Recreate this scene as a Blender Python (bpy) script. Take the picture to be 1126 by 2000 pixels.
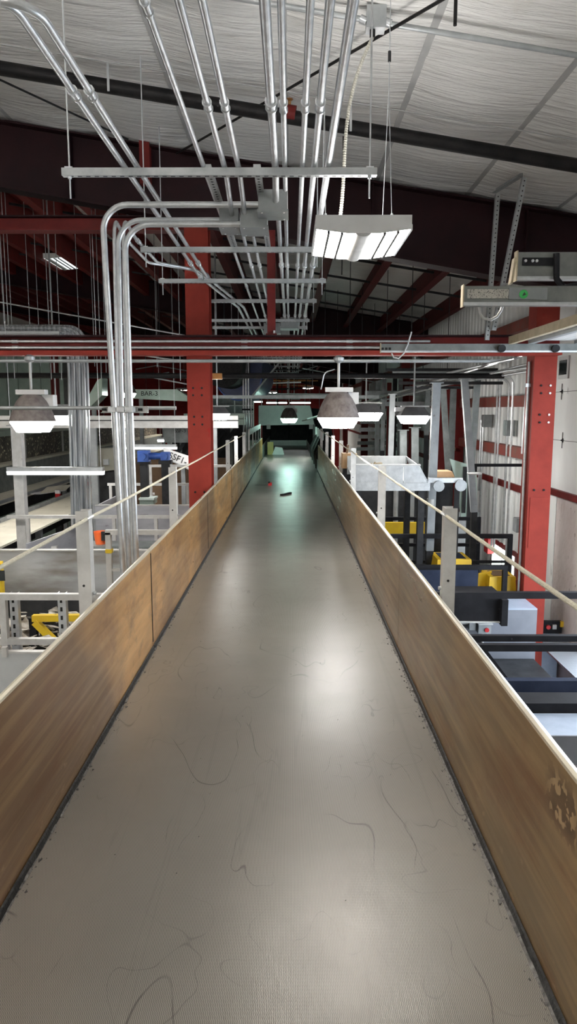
import bpy, math, random
from mathutils import Vector, Matrix
random.seed(7)
for o in list(bpy.data.objects): bpy.data.objects.remove(o)
S = bpy.context.scene
COL = S.collection
ZC = 5.0                                   # eye height above the ground floor; coordinates below are relative to the eye

# ---------------------------------------------------------------- camera
F = 1390.0; VX, VY = 567.0, 800.0
TH = math.atan((1000-VY)/F); YA = math.atan((VX-563)/F)
cd = bpy.data.cameras.new('camera'); cam = bpy.data.objects.new('camera', cd); COL.objects.link(cam)
cd.sensor_fit = 'VERTICAL'; cd.sensor_height = 36.0; cd.sensor_width = 36.0*1126/2000
cd.lens = F/2000*36.0; cd.clip_start = .02; cd.clip_end = 300
cam.location = (0, 0, ZC); cam.rotation_euler = (math.pi/2-TH, 0, YA)
S.camera = cam
# ---------------------------------------------------------------- world and exposure
W = bpy.data.worlds.new('daylight'); S.world = W; W.use_nodes = True
bg = W.node_tree.nodes['Background']; bg.inputs[0].default_value = (.80, .90, 1.0, 1); bg.inputs[1].default_value = 3.2
vs = S.view_settings
vs.view_transform = 'Standard'; vs.look = 'None'; vs.gamma = 1.0; vs.use_curve_mapping = False; vs.exposure = 1.0
S.display_settings.display_device = 'sRGB'
S.cycles.max_bounces = 8; S.cycles.sample_clamp_indirect = 6.0

# ---------------------------------------------------------------- helpers
def ray(px, py):
    x = (px-563)/F; y = -(py-1000)/F
    dy = math.cos(TH)+y*math.sin(TH); dz = -math.sin(TH)+y*math.cos(TH); dx = x
    c, s = math.cos(YA), math.sin(YA)
    return Vector((dx*c-dy*s, dx*s+dy*c, dz))
def P(px, py, d):
    r = ray(px, py); return r*(d/r.y)
def PX(px, py, x):
    r = ray(px, py); return r*(x/r.x)
def PZ(px, py, z):
    r = ray(px, py); return r*(z/r.z)

class MB:
    def __init__(s): s.v = []; s.f = []
    def add(s, vs_, fs):
        n = len(s.v); s.v += [tuple(v) for v in vs_]; s.f += [tuple(i+n for i in f) for f in fs]; return s
    def box(s, x0, x1, y0, y1, z0, z1):
        v = [(x, y, z) for z in (z0, z1) for y in (y0, y1) for x in (x0, x1)]
        return s.add(v, [(0,2,3,1),(4,5,7,6),(0,1,5,4),(2,6,7,3),(0,4,6,2),(1,3,7,5)])
    def frame(s, a, b, up):
        a = Vector(a); b = Vector(b); d = (b-a).normalized(); up = Vector(up)
        if abs(d.dot(up)) > .98: up = Vector((0, 1, 0)) if abs(d.y) < .9 else Vector((1, 0, 0))
        u = d.cross(up).normalized(); w = u.cross(d).normalized()
        return a, b, u, w
    def extr(s, poly, a, b, up=(0, 0, 1)):
        a, b, u, w = s.frame(a, b, up); n = len(poly)
        v = [a+u*p[0]+w*p[1] for p in poly]+[b+u*p[0]+w*p[1] for p in poly]
        f = [tuple(range(n))[::-1], tuple(range(n, 2*n))]+[(i, (i+1) % n, n+(i+1) % n, n+i) for i in range(n)]
        return s.add(v, f)
    def bar(s, a, b, w, h=None, up=(0, 0, 1)):
        h = h or w; w /= 2; h /= 2
        return s.extr([(-w,-h),(w,-h),(w,h),(-w,h)], a, b, up)
    def chan(s, a, b, w, h, t=.005, up=(0, 0, 1)):        # C section, web at the -v side, open towards +v
        w /= 2; h /= 2
        return s.extr([(-w,-h),(w,-h),(w,h),(w-t,h),(w-t,-h+t),(-w+t,-h+t),(-w+t,h),(-w,h)], a, b, up)
    def angle(s, a, b, w, h, t=.004, up=(0, 0, 1)):
        return s.extr([(0,0),(w,0),(w,t),(t,t),(t,h),(0,h)], a, b, up)
    def ibeam(s, a, b, w, h, t=.012, up=(0, 0, 1)):
        w /= 2; h /= 2; k = t/2
        return s.extr([(-w,-h),(w,-h),(w,-h+t),(k,-h+t),(k,h-t),(w,h-t),(w,h),(-w,h),(-w,h-t),(-k,h-t),(-k,-h+t),(-w,-h+t)], a, b, up)
    def tube(s, pts, r, seg=10, rf=None):
        pts = [Vector(p) for p in pts]; n = len(pts); v = []; f = []
        pu = None
        for i, p in enumerate(pts):
            if i == 0: d = pts[1]-p
            elif i == n-1: d = p-pts[i-1]
            else: d = (pts[i+1]-p).normalized()+(p-pts[i-1]).normalized()
            d.normalize()
            if pu is None:
                pu = Vector((0, 0, 1)) if abs(d.z) < .9 else Vector((1, 0, 0))
            u = (pu-d*pu.dot(d)).normalized(); pu = u; w = d.cross(u)
            rr = rf(i, n) if rf else r
            for k in range(seg):
                a = 2*math.pi*k/seg; v.append(p+(u*math.cos(a)+w*math.sin(a))*rr)
        for i in range(n-1):
            for k in range(seg):
                k2 = (k+1) % seg; f.append((i*seg+k, i*seg+k2, (i+1)*seg+k2, (i+1)*seg+k))
        f.append(tuple(range(seg))[::-1]); f.append(tuple(range((n-1)*seg, n*seg)))
        return s.add(v, f)
    def cyl(s, a, b, r, seg=12): return s.tube([a, b], r, seg)
    def lathe(s, prof, c, seg=28):
        v = []; f = []; n = len(prof)
        for r, z in prof:
            for k in range(seg):
                a = 2*math.pi*k/seg; v.append((c[0]+r*math.cos(a), c[1]+r*math.sin(a), c[2]+z))
        for i in range(n-1):
            for k in range(seg):
                k2 = (k+1) % seg; f.append((i*seg+k, i*seg+k2, (i+1)*seg+k2, (i+1)*seg+k))
        f.append(tuple(range(seg))[::-1]); f.append(tuple(range((n-1)*seg, n*seg)))
        return s.add(v, f)
    def prism(s, pts, off):
        n = len(pts); pts = [Vector(p) for p in pts]; off = Vector(off)
        return s.add(pts+[p+off for p in pts], [tuple(range(n)), tuple(range(n, 2*n))[::-1]]+[(i, n+i, n+(i+1) % n, (i+1) % n) for i in range(n)])
def fillet(pts, rad, n=6):
    pts = [Vector(p) for p in pts]; out = [pts[0]]
    for i in range(1, len(pts)-1):
        a, b, c = pts[i-1], pts[i], pts[i+1]; u = (a-b).normalized(); w = (c-b).normalized()
        ang = u.angle(w)
        if ang > 3.1: out.append(b); continue
        t = min(rad/math.tan(ang/2), (a-b).length*.49 if i > 1 else (a-b).length*.98, (c-b).length*.98)
        R = t*math.tan(ang/2); cen = b+(u+w).normalized()*(R/math.sin(ang/2))
        p0 = b+u*t; p1 = b+w*t; e0 = (p0-cen); e1 = (p1-cen); tot = e0.angle(e1); ax = e0.cross(e1).normalized()
        for k in range(n+1): out.append(cen+Matrix.Rotation(tot*k/n, 3, ax) @ e0)
    out.append(pts[-1]); return out

BASE = {}
def mesh_of(name, mb, m, base, smooth=True):
    me = bpy.data.meshes.new(name); b = Vector(base)
    me.from_pydata([Vector(v)-b for v in mb.v], [], mb.f); me.validate(); me.update()
    import bmesh
    bm = bmesh.new(); bm.from_mesh(me); bmesh.ops.recalc_face_normals(bm, faces=bm.faces); bm.to_mesh(me); bm.free()
    if smooth:
        me.shade_smooth(); me.set_sharp_from_angle(angle=math.radians(38))
    me.materials.append(m); return me
def tag(o, label=None, cat=None, group=None, kind=None):
    if label: o['label'] = label
    if cat: o['category'] = cat
    if group: o['group'] = group
    if kind: o['kind'] = kind
    return o
def thing(name, label, cat, base, group=None, kind=None):
    o = bpy.data.objects.new(name, None); COL.objects.link(o); o.empty_display_size = .1
    base = Vector(base); o.location = base+Vector((0, 0, ZC)); BASE[o.name] = base
    return tag(o, label, cat, group, kind)
def part(name, mb, m, parent, label=None, smooth=True, kind=None):
    b = BASE[parent.name]
    o = bpy.data.objects.new(name, mesh_of(name, mb, m, b, smooth)); COL.objects.link(o); o.parent = parent; BASE[o.name] = b if parent.type == 'EMPTY' or True else b
    if label: o['label'] = label
    if kind: o['kind'] = kind
    return o
def solo(name, mb, m, label=None, cat=None, group=None, kind=None, smooth=True):
    xs = [v[0] for v in mb.v]; ys = [v[1] for v in mb.v]; zs = [v[2] for v in mb.v]
    b = Vector(((min(xs)+max(xs))/2, (min(ys)+max(ys))/2, min(zs)))
    o = bpy.data.objects.new(name, mesh_of(name, mb, m, b, smooth)); COL.objects.link(o); o.location = b+Vector((0, 0, ZC)); BASE[o.name] = b
    return tag(o, label, cat, group, kind)
def inst(name, me, parent, loc):                      # a further piece that shares mesh data, loc in scene coordinates
    o = bpy.data.objects.new(name, me); COL.objects.link(o); o.parent = parent; o.location = Vector(loc)-BASE[parent.name]
    BASE[o.name] = Vector(loc); return o
ORD = ['first','second','third','fourth','fifth','sixth','seventh','eighth','ninth','tenth','eleventh','twelfth','thirteenth','fourteenth','fifteenth','sixteenth']

# ---------------------------------------------------------------- materials
def srgb(r, g, b):
    f = lambda c: (c/255/12.92) if c/255 <= .04045 else ((c/255+.055)/1.055)**2.4
    return (f(r), f(g), f(b), 1)
MATS = {}
def mat(name, c1, c2=None, rough=.6, metal=0.0, scale=6.0, stretch=(1, 1, 1), bump=0.0, bscale=40.0, spots=None, spot_t=.62, spot_scale=9.0, spot_w=.05, detail=6, lo=.35, hi=.65):
    m = bpy.data.materials.new(name); m.use_nodes = True; nt = m.node_tree; N = nt.nodes; L = nt.links
    b = N['Principled BSDF']; b.inputs['Roughness'].default_value = rough; b.inputs['Metallic'].default_value = metal
    tc = N.new('ShaderNodeTexCoord'); mp = N.new('ShaderNodeMapping'); mp.inputs['Scale'].default_value = stretch
    g = N.new('ShaderNodeNewGeometry'); L.new(g.outputs['Position'], mp.inputs['Vector'])
    nz = N.new('ShaderNodeTexNoise'); nz.inputs['Scale'].default_value = scale; nz.inputs['Detail'].default_value = detail; nz.inputs['Roughness'].default_value = .6
    L.new(mp.outputs[0], nz.inputs['Vector'])
    r = N.new('ShaderNodeMapRange'); r.inputs[1].default_value = lo; r.inputs[2].default_value = hi; L.new(nz.outputs[0], r.inputs[0])
    mx = N.new('ShaderNodeMix'); mx.data_type = 'RGBA'; mx.inputs[6].default_value = c1; mx.inputs[7].default_value = c2 or c1
    L.new(r.outputs[0], mx.inputs[0]); col = mx.outputs[2]
    if spots:
        n2 = N.new('ShaderNodeTexNoise'); n2.inputs['Scale'].default_value = spot_scale; n2.inputs['Detail'].default_value = 8; L.new(mp.outputs[0], n2.inputs['Vector'])
        r2 = N.new('ShaderNodeMapRange'); r2.inputs[1].default_value = spot_t; r2.inputs[2].default_value = spot_t+spot_w; L.new(n2.outputs[0], r2.inputs[0])
        m2 = N.new('ShaderNodeMix'); m2.data_type = 'RGBA'; m2.inputs[7].default_value = spots; L.new(r2.outputs[0], m2.inputs[0]); L.new(col, m2.inputs[6]); col = m2.outputs[2]
    L.new(col, b.inputs['Base Color'])
    if bump:
        n3 = N.new('ShaderNodeTexNoise'); n3.inputs['Scale'].default_value = bscale; n3.inputs['Detail'].default_value = 4; L.new(mp.outputs[0], n3.inputs['Vector'])
        bp = N.new('ShaderNodeBump'); bp.inputs['Strength'].default_value = bump; bp.inputs['Distance'].default_value = .02; L.new(n3.outputs[0], bp.inputs['Height']); L.new(bp.outputs[0], b.inputs['Normal'])
    MATS[name] = m; return m
def emit(name, col, strength):
    m = bpy.data.materials.new(name); m.use_nodes = True; b = m.node_tree.nodes['Principled BSDF']
    b.inputs['Base Color'].default_value = (.8, .8, .8, 1); b.inputs['Emission Color'].default_value = (*col, 1); b.inputs['Emission Strength'].default_value = strength
    # slight unevenness of the lens
    nt = m.node_tree; n = nt.nodes.new('ShaderNodeTexNoise'); n.inputs['Scale'].default_value = 8
    r = nt.nodes.new('ShaderNodeMapRange'); r.inputs[3].default_value = strength*.92; r.inputs[4].default_value = strength*1.08
    nt.links.new(n.outputs[0], r.inputs[0]); nt.links.new(r.outputs[0], b.inputs['Emission Strength'])
    return m
galv = mat('galvanised', (.52,.54,.56,1), (.68,.70,.72,1), .33, .65, 14, (1,1,1), .05, 60)
galv_dull = mat('galvanised_dull', (.34,.36,.37,1), (.45,.47,.48,1), .42, .5, 10, (1,1,1), .05, 60)
steel_pale = mat('pale_steel_paint', (.46,.46,.45,1), (.58,.58,.57,1), .5, .15, 9, (1,1,1), .05, 50, (.30,.28,.25,1), .68, 12)
steel_grey = mat('grey_steel_paint', (.25,.27,.28,1), (.34,.36,.37,1), .5, .2, 5, (1,1,1), .05, 50, (.17,.16,.15,1), .68, 8)
steel_blue = mat('lavender_grey_paint', (.34,.35,.385,1), (.43,.44,.475,1), .5, .1, 4, (1,1,3), .04, 40, (.25,.25,.27,1), .66, 6)
steel_stain = mat('stained_grey_plate', (.36,.38,.40,1), (.46,.48,.49,1), .5, .15, 3, (1,1,4), .06, 40, (.13,.105,.075,1), .48, 1.1, lo=.3, hi=.75, spot_w=.22)
steel_mid = mat('mid_grey_frame', (.15,.17,.17,1), (.24,.265,.265,1), .5, .3, 6)
dark_steel = mat('dark_steel', (.022,.023,.025,1), (.04,.041,.044,1), .6, .1, 6)
black = mat('black_paint', (.008,.008,.010,1), (.015,.015,.018,1), .6, .0, 6, (1,1,1), .03, 40, (.08,.08,.09,1), .70, 14)
black_pipe = mat('black_iron', (.012,.012,.013,1), (.022,.02,.02,1), .5, .2, 8, bump=.1, bscale=60)
navy = mat('navy_paint', (.014,.020,.04,1), (.025,.033,.06,1), .6, 0, 5, (1,1,1), .05, 30, (.35,.38,.42,1), .72, 14)
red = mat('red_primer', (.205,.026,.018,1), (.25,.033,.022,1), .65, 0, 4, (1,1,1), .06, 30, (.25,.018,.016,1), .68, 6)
maroon = mat('shaded_maroon_primer', (.013,.0042,.0058,1), (.020,.0055,.007,1), .55, 0, 3, (1,1,1), .05, 20)  # building red darkened to carry the shade up under the roof
redwall = mat('red_siding', (.22,.022,.02,1), (.28,.03,.028,1), .6, 0, 3)
white_sheet = None
galv_box = mat('grey_box', (.20,.215,.22,1), (.25,.265,.27,1), .45, .4, 8, bump=.05)
white_paint = mat('white_enamel', (.62,.62,.62,1), (.70,.70,.70,1), .4, 0, 5)
lamp_dome = mat('dusty_lamp_reflector', (.20,.175,.165,1), (.075,.055,.05,1), .6, .1, 14, (1,1,1), .1, 30, lo=.42, hi=.72)
yellow = mat('yellow_plastic', (.72,.45,.015,1), (.80,.52,.02,1), .45, 0, 4)
yellow_steel = mat('yellow_steel', (.70,.50,.02,1), (.62,.40,.02,1), .5, 0, 6, spots=(.10,.07,.03,1), spot_t=.68)
blue_motor = mat('blue_motor', (.03,.09,.36,1), (.05,.13,.45,1), .4, 0, 8)
blue_tarp = mat('blue_tarp', (.006,.020,.085,1), (.012,.035,.14,1), .35, 0, 3, bump=.4, bscale=9)
cream = mat('cream_ledge', (.62,.59,.49,1), (.72,.69,.58,1), .6, 0, 4, (1,1,1), .05, 30, (.35,.32,.25,1), .66, 8)
cardboard = mat('cardboard', (.36,.22,.11,1), (.44,.29,.16,1), .8, 0, 5)
brown_panel = mat('brown_panel', (.11,.065,.035,1), (.17,.10,.05,1), .6, 0, 4, spots=(.25,.2,.13,1), spot_t=.7)
green_pale = mat('pale_green_sheet', (.34,.44,.38,1), (.42,.52,.46,1), .33, .45, 3)
hood_mat = mat('pale_hood', (.68,.78,.75,1), (.76,.86,.82,1), .42, .2, 5, spots=(.34,.40,.39,1), spot_t=.68)
concrete = mat('concrete', (.17,.165,.155,1), (.26,.25,.235,1), .8, 0, 1.2, (1,1,1), .15, 25, (.09,.085,.08,1), .62, 1.7)
rope_mat = mat('rope', (.56,.52,.40,1), (.70,.66,.54,1), .8, 0, 90, (1,1,1), .3, 220)
rubber = mat('rubber', (.012,.012,.012,1), (.03,.03,.03,1), .6, 0, 30, bump=.3, bscale=80)
debris = mat('crushed_debris', (.035,.034,.032,1), (.13,.125,.12,1), .7, 0, 35, bump=.5, bscale=60)
rim_mat = mat('worn_rim', (.62,.58,.46,1), (.48,.44,.36,1), .38, .35, 9, (1,.15,1), .05, 40, (.22,.15,.08,1), .68, 16)
copper = mat('brass', (.42,.20,.07,1), (.5,.26,.10,1), .4, .8, 8)
white_wall = mat('white_wall_sheet', (.74,.76,.75,1), (.84,.86,.85,1), .55, 0, 2, (1,1,.4), .03, 20, (.42,.42,.41,1), .70, 4)
tarp_pink = mat('torn_vinyl', (.60,.53,.51,1), (.70,.64,.62,1), .5, 0, 3, (1,1,1), .9, 9, (.34,.28,.26,1), .66, 11)
paper = mat('waste_paper', (.50,.48,.44,1), (.20,.17,.13,1), .8, 0, 16, bump=.5, bscale=20)
tan_wood = mat('tan_edge', (.36,.30,.20,1), (.46,.39,.27,1), .6, 0, 10)
red_plastic = mat('red_plastic', (.45,.02,.03,1), (.55,.03,.03,1), .35)
green_sticker = mat('green_sticker', (.02,.32,.06,1), (.03,.38,.08,1), .5)
ink = mat('black_ink', (.01,.01,.01,1), (.015,.015,.015,1), .6)
glass_dark = mat('dark_glass', (.015,.02,.02,1), (.03,.035,.035,1), .1)
blue_plate = mat('blue_grey_plate', (.32,.38,.48,1), (.40,.46,.56,1), .45, .1, 5, spots=(.22,.26,.33,1), spot_t=.7)
machine_grey = mat('machine_grey', (.15,.16,.19,1), (.19,.20,.23,1), .5, .0, 3)
hole = mat('hole_dark', (.004,.004,.004,1), (.008,.008,.008,1), .9)
flex = mat('flex_conduit', (.55,.53,.46,1), (.68,.66,.58,1), .45, .2, 20)
purlin_m = mat('shaded_purlin_primer', (.060,.010,.011,1), (.085,.013,.013,1), .6, 0, 4)
red_dark = mat('bracket_and_shaded_red', (.11,.013,.012,1), (.15,.017,.015,1), .5)
orange = mat('orange_plastic', (.75,.12,.03,1), (.8,.16,.04,1), .45)
e_high = emit('highbay_tube', (1.0, .93, .84), 36)
e_dome = emit('dome_lens', (1.0, .97, .93), 34)
e_green = emit('dome_lens_green', (.62, 1.0, .86), 27)
e_cool = emit('strip_tube', (.95, 1.0, .97), 7)
e_day = emit('daylight_panel', (.85, 1.0, .93), 3)

for m_ in (black, navy, dark_steel, black_pipe, rubber, red, red_dark, maroon, purlin_m, redwall): m_.node_tree.nodes['Principled BSDF'].inputs['Specular IOR Level'].default_value = .15
def nodes_of(name, rough, metal):
    m = bpy.data.materials.new(name); m.use_nodes = True; nt = m.node_tree
    b = nt.nodes['Principled BSDF']; b.inputs['Roughness'].default_value = rough; b.inputs['Metallic'].default_value = metal
    return m, nt, nt.nodes, nt.links, b
def mth(nt, op, a, b=None, c=None):
    n = nt.nodes.new('ShaderNodeMath'); n.operation = op
    for i, x in enumerate((a, b, c)):
        if x is None: continue
        if isinstance(x, (int, float)): n.inputs[i].default_value = x
        else: nt.links.new(x, n.inputs[i])
    return n.outputs[0]
def noise(nt, vec, scale, detail=4, stretch=None, rough=.55):
    if stretch:
        mp = nt.nodes.new('ShaderNodeMapping'); mp.inputs['Scale'].default_value = stretch; nt.links.new(vec, mp.inputs[0]); vec = mp.outputs[0]
    n = nt.nodes.new('ShaderNodeTexNoise'); n.inputs['Scale'].default_value = scale; n.inputs['Detail'].default_value = detail; n.inputs['Roughness'].default_value = rough
    nt.links.new(vec, n.inputs['Vector']); return n.outputs[0]
def ramp(nt, x, a, b):
    r = nt.nodes.new('ShaderNodeMapRange'); r.inputs[1].default_value = a; r.inputs[2].default_value = b; nt.links.new(x, r.inputs[0]); return r.outputs[0]
def mixc(nt, fac, c1, c2):
    n = nt.nodes.new('ShaderNodeMix'); n.data_type = 'RGBA'
    for i, x in ((0, fac), (6, c1), (7, c2)):
        if isinstance(x, (tuple, float, int)): n.inputs[i].default_value = x
        else: nt.links.new(x, n.inputs[i])
    return n.outputs[2]
def bumpn(nt, h, strength, dist, prev=None):
    n = nt.nodes.new('ShaderNodeBump'); n.inputs['Strength'].default_value = strength; n.inputs['Distance'].default_value = dist
    nt.links.new(h, n.inputs['Height'])
    if prev: nt.links.new(prev, n.inputs['Normal'])
    return n.outputs[0]

def belt_material():
    m, nt, N, L, b = nodes_of('woven_belt', .42, 0)
    pos = N.new('ShaderNodeNewGeometry').outputs['Position']
    sp = N.new('ShaderNodeSeparateXYZ'); L.new(pos, sp.inputs[0]); x, y = sp.outputs[0], sp.outputs[1]
    wob = mth(nt, 'MULTIPLY', mth(nt, 'SINE', mth(nt, 'MULTIPLY', y, 2*math.pi/.0125)), 1.0)
    w = mth(nt, 'SINE', mth(nt, 'ADD', mth(nt, 'MULTIPLY', x, 2*math.pi/.0046), wob))
    w2 = mth(nt, 'SINE', mth(nt, 'MULTIPLY', y, 2*math.pi/.0125))
    wear = ramp(nt, noise(nt, pos, 1.5, 6), .3, .7)
    col = mixc(nt, wear, (.084,.080,.070,1), (.122,.115,.102,1))
    fine = mixc(nt, mth(nt, 'MULTIPLY', ramp(nt, w, -.1, 1), .55), col, (.30,.285,.25,1))
    fine = mixc(nt, mth(nt, 'MULTIPLY', ramp(nt, mth(nt, 'MULTIPLY', w, -1.0), .2, 1), .55), fine, (.028,.025,.022,1))
    # curved scuffs and straight drag marks
    def lines(scale, width, stretch, seed):
        n = noise(nt, mapoff(pos, seed), scale, 1.5, stretch)
        return ramp(nt, mth(nt, 'ABSOLUTE', mth(nt, 'SUBTRACT', n, .5)), width, 0)
    def mapoff(v, s):
        mp = N.new('ShaderNodeMapping'); mp.inputs['Location'].default_value = (s, s*1.7, 0); L.new(v, mp.inputs[0]); return mp.outputs[0]
    brk = ramp(nt, noise(nt, pos, 3.0, 4), .48, .62)
    s1 = mth(nt, 'MULTIPLY', lines(1.5, .0028, (1.6, .5, 1), 3), brk)
    s2 = mth(nt, 'MULTIPLY', lines(3.4, .004, (1, 1, 1), 11), ramp(nt, noise(nt, mapoff(pos, 5), 2.2, 4), .5, .62))
    s3 = mth(nt, 'MULTIPLY', lines(9.0, .008, (1, .02, 1), 23), .3)
    c = mixc(nt, mth(nt, 'MULTIPLY', s1, .9), fine, (.022,.019,.017,1))
    c = mixc(nt, mth(nt, 'MULTIPLY', s2, .5), c, (.025,.022,.02,1))
    s4 = mth(nt, 'MULTIPLY', lines(4.2, .0035, (1.3, .5, 1), 41), ramp(nt, noise(nt, mapoff(pos, 17), 2.6, 4), .5, .6)); c = mixc(nt, mth(nt, 'MULTIPLY', s4, .8), c, (.024,.021,.019,1))
    c = mixc(nt, mth(nt, 'MULTIPLY', s3, .5), c, (.03,.027,.025,1))
    dirt = ramp(nt, noise(nt, pos, 26, 6), .70, .74)
    c = mixc(nt, mth(nt, 'MULTIPLY', dirt, .05), c, (.30,.27,.22,1))
    L.new(c, b.inputs['Base Color'])
    h = mth(nt, 'ADD', mth(nt, 'MULTIPLY', w, .7), mth(nt, 'MULTIPLY', w2, .3))
    n1 = bumpn(nt, h, .10, .0010)
    n2 = bumpn(nt, noise(nt, pos, 2.5, 3), .12, .02, n1)
    L.new(n2, b.inputs['Normal'])
    L.new(mth(nt, 'ADD', mth(nt, 'MULTIPLY', noise(nt, pos, 4, 5), .12), .27), b.inputs['Roughness'])
    return m
CHP = PX(1098, 1575, .672); CHY, CHZ = CHP.y, CHP.z
def sidewall_material(name, gold, brown, dark, chips):
    m, nt, N, L, b = nodes_of(name, .4, .5)
    pos = N.new('ShaderNodeNewGeometry').outputs['Position']
    st = noise(nt, pos, 2.2, 6, (1, .35, 3.5), .6)
    big = noise(nt, pos, .55, 4, (1, .8, 1))
    c = mixc(nt, ramp(nt, st, .35, .68), gold, brown)
    c = mixc(nt, mth(nt, 'MULTIPLY', ramp(nt, big, .41, .58), .9), c, dark)
    blot = noise(nt, pos, 5, 6, (1, .5, 1), .7); c = mixc(nt, mth(nt, 'MULTIPLY', ramp(nt, blot, .50, .66), .65), c, (.19,.08,.028,1))
    fine = noise(nt, pos, 30, 5, (1, .04, 1))
    c = mixc(nt, mth(nt, 'MULTIPLY', ramp(nt, fine, .45, .72), .32), c, (.62,.42,.20,1))
    scr = ramp(nt, noise(nt, pos, 70, 4, (1, .25, .35)), .62, .72)
    low = N.new('ShaderNodeSeparateXYZ'); L.new(pos, low.inputs[0])
    zlow = ramp(nt, mth(nt, 'ADD', low.outputs[2], mth(nt, 'MULTIPLY', noise(nt, pos, 3, 4), .35)), ZC-1.10, ZC-1.32)
    c = mixc(nt, mth(nt, 'MULTIPLY', scr, mth(nt, 'MULTIPLY', zlow, .9)), c, (.50,.33,.18,1))
    if chips:
        dy = mth(nt, 'ABSOLUTE', mth(nt, 'SUBTRACT', low.outputs[1], CHY)); dz = mth(nt, 'ABSOLUTE', mth(nt, 'SUBTRACT', low.outputs[2], ZC+CHZ))
        msk = mth(nt, 'MULTIPLY', ramp(nt, dy, .13, .06), ramp(nt, dz, .09, .04))
        ch = mth(nt, 'MULTIPLY', ramp(nt, noise(nt, pos, 24, 2), .52, .55), msk)
        c = mixc(nt, mth(nt, 'MULTIPLY', msk, .7), c, (.085,.042,.018,1))
        c = mixc(nt, ch, c, (.46,.32,.17,1))
    L.new(c, b.inputs['Base Color'])
    L.new(mth(nt, 'ADD', mth(nt, 'MULTIPLY', st, .35), .16), b.inputs['Roughness'])
    L.new(bumpn(nt, fine, .06, .004), b.inputs['Normal'])
    return m
def sheet_material():
    m, nt, N, L, b = nodes_of('white_insulation_facing', .38, 0)
    pos = N.new('ShaderNodeNewGeometry').outputs['Position']
    c = mixc(nt, ramp(nt, noise(nt, pos, .8, 5), .35, .7), (.80,.79,.77,1), (.70,.69,.67,1))
    c = mixc(nt, mth(nt, 'MULTIPLY', ramp(nt, noise(nt, pos, 2.2, 5), .62, .75), .3), c, (.50,.46,.40,1))
    L.new(c, b.inputs['Base Color'])
    wr = noise(nt, pos, 2.2, 5, (.7, 5.5, 1), .6); wr2 = noise(nt, pos, 7, 3, (.4, 3.0, 1), .5)
    n1 = bumpn(nt, wr, .8, .06); n2 = bumpn(nt, wr2, .5, .03, n1); L.new(n2, b.inputs['Normal'])
    return m
def diamond_material():
    m, nt, N, L, b = nodes_of('diamond_plate', .35, .5)
    pos = N.new('ShaderNodeNewGeometry').outputs['Position']; sp = N.new('ShaderNodeSeparateXYZ'); L.new(pos, sp.inputs[0])
    h = mth(nt, 'MULTIPLY', mth(nt, 'SINE', mth(nt, 'MULTIPLY', mth(nt, 'ADD', sp.outputs[0], sp.outputs[1]), 150)), mth(nt, 'SINE', mth(nt, 'MULTIPLY', mth(nt, 'SUBTRACT', sp.outputs[0], sp.outputs[1]), 150)))
    L.new(mixc(nt, ramp(nt, h, -.2, .8), (.36,.40,.45,1), (.58,.62,.66,1)), b.inputs['Base Color']); L.new(bumpn(nt, h, .4, .003), b.inputs['Normal'])
    return m
belt_m = belt_material()
wall_l_m = sidewall_material('ochre_side_wall', (.80,.46,.15,1), (.50,.26,.08,1), (.15,.080,.038,1), False)  # ochre kept warmer and brighter than the right wall to carry lamp tint
wall_r_m = sidewall_material('olive_side_wall', (.36,.23,.10,1), (.23,.145,.07,1), (.12,.10,.066,1), True)
white_sheet = sheet_material()
diamond = diamond_material()
tape_m = mat('seam_tape', (.40,.40,.40,1), (.47,.47,.46,1), .45, 0, 6)

# ================================================================ STRUCTURE
CE = lambda x: (2.66-.156*x) if x > -13 else (2.66+.156*13+.156*(x+13))       # underside of the roof
RB = lambda x: (1.87-.173*x) if x > -13 else (1.87+.173*13+.173*(x+13))       # underside of the rafters
WX = 3.45                                                                      # right-hand wall plane
FRAMES = [8.3, 18.3, 28.3, 38.3, 48.3]
# floor
fl = thing('floor', None, None, (-8, 25, -5.02), kind='structure')
fl_slabs = []
for ix, (x0, x1) in enumerate(((-26, -18), (-18, -10), (-10, -2.2), (-2.2, 8))):
    for iy, y0 in enumerate(range(-4, 56, 12)):
        part('concrete_slab', MB().box(x0+.006, x1-.006, y0+.006, y0+11.994, -5.12, -5.0), concrete, fl)
# ceiling: draped sheets in the first bay, purlins below the sheet in the further bays
ce = thing('ceiling', None, None, (-4, 20, 2.0), kind='structure')
XS = [-13+.0]+[-12.05+i for i in range(16)]
XS = [x for x in XS if x < 3.4]+[3.45]
def sheet(x0, x1, y0, y1, ny, sag, seed):
    rnd = random.Random(seed); mb = MB(); nx = 8; ph = [rnd.random()*6 for _ in range(4)]
    for j in range(ny+1):
        for i in range(nx+1):
            u = i/nx; v = j/ny; x = x0+(x1-x0)*u; y = y0+(y1-y0)*v
            z = CE(x)-sag*math.sin(math.pi*u)*(.7+.3*math.sin(y*2.1+ph[0]))-.006*math.sin(y*14+ph[1]+2*u)*math.sin(math.pi*u)-.005*math.sin(y*23+ph[2]-3*u)*math.sin(math.pi*u)
            mb.v.append((x, y, z))
    for j in range(ny):
        for i in range(nx):
            a = j*(nx+1)+i; mb.f.append((a, a+1, a+nx+2, a+nx+1))
    return mb
for k in range(len(XS)-1):
    x0, x1 = XS[k], XS[k+1]
    near = x0 > -6.2
    part('insulation_sheet', sheet(x0, x1, -4, 8.3, 110 if near else 12, .045, k), white_sheet, ce)
    if near: part('seam_tape', MB().bar((x0, -4, CE(x0)-.004), (x0, 8.3, CE(x0)-.004), .055, .004), tape_m, ce)
for y in (1.4, 3.9, 6.35):
    part('seam_cord', MB().bar((-7, y, CE(-7)-.052), (3.4, y, CE(3.4)-.052), .012, .006), tape_m, ce)
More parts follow.
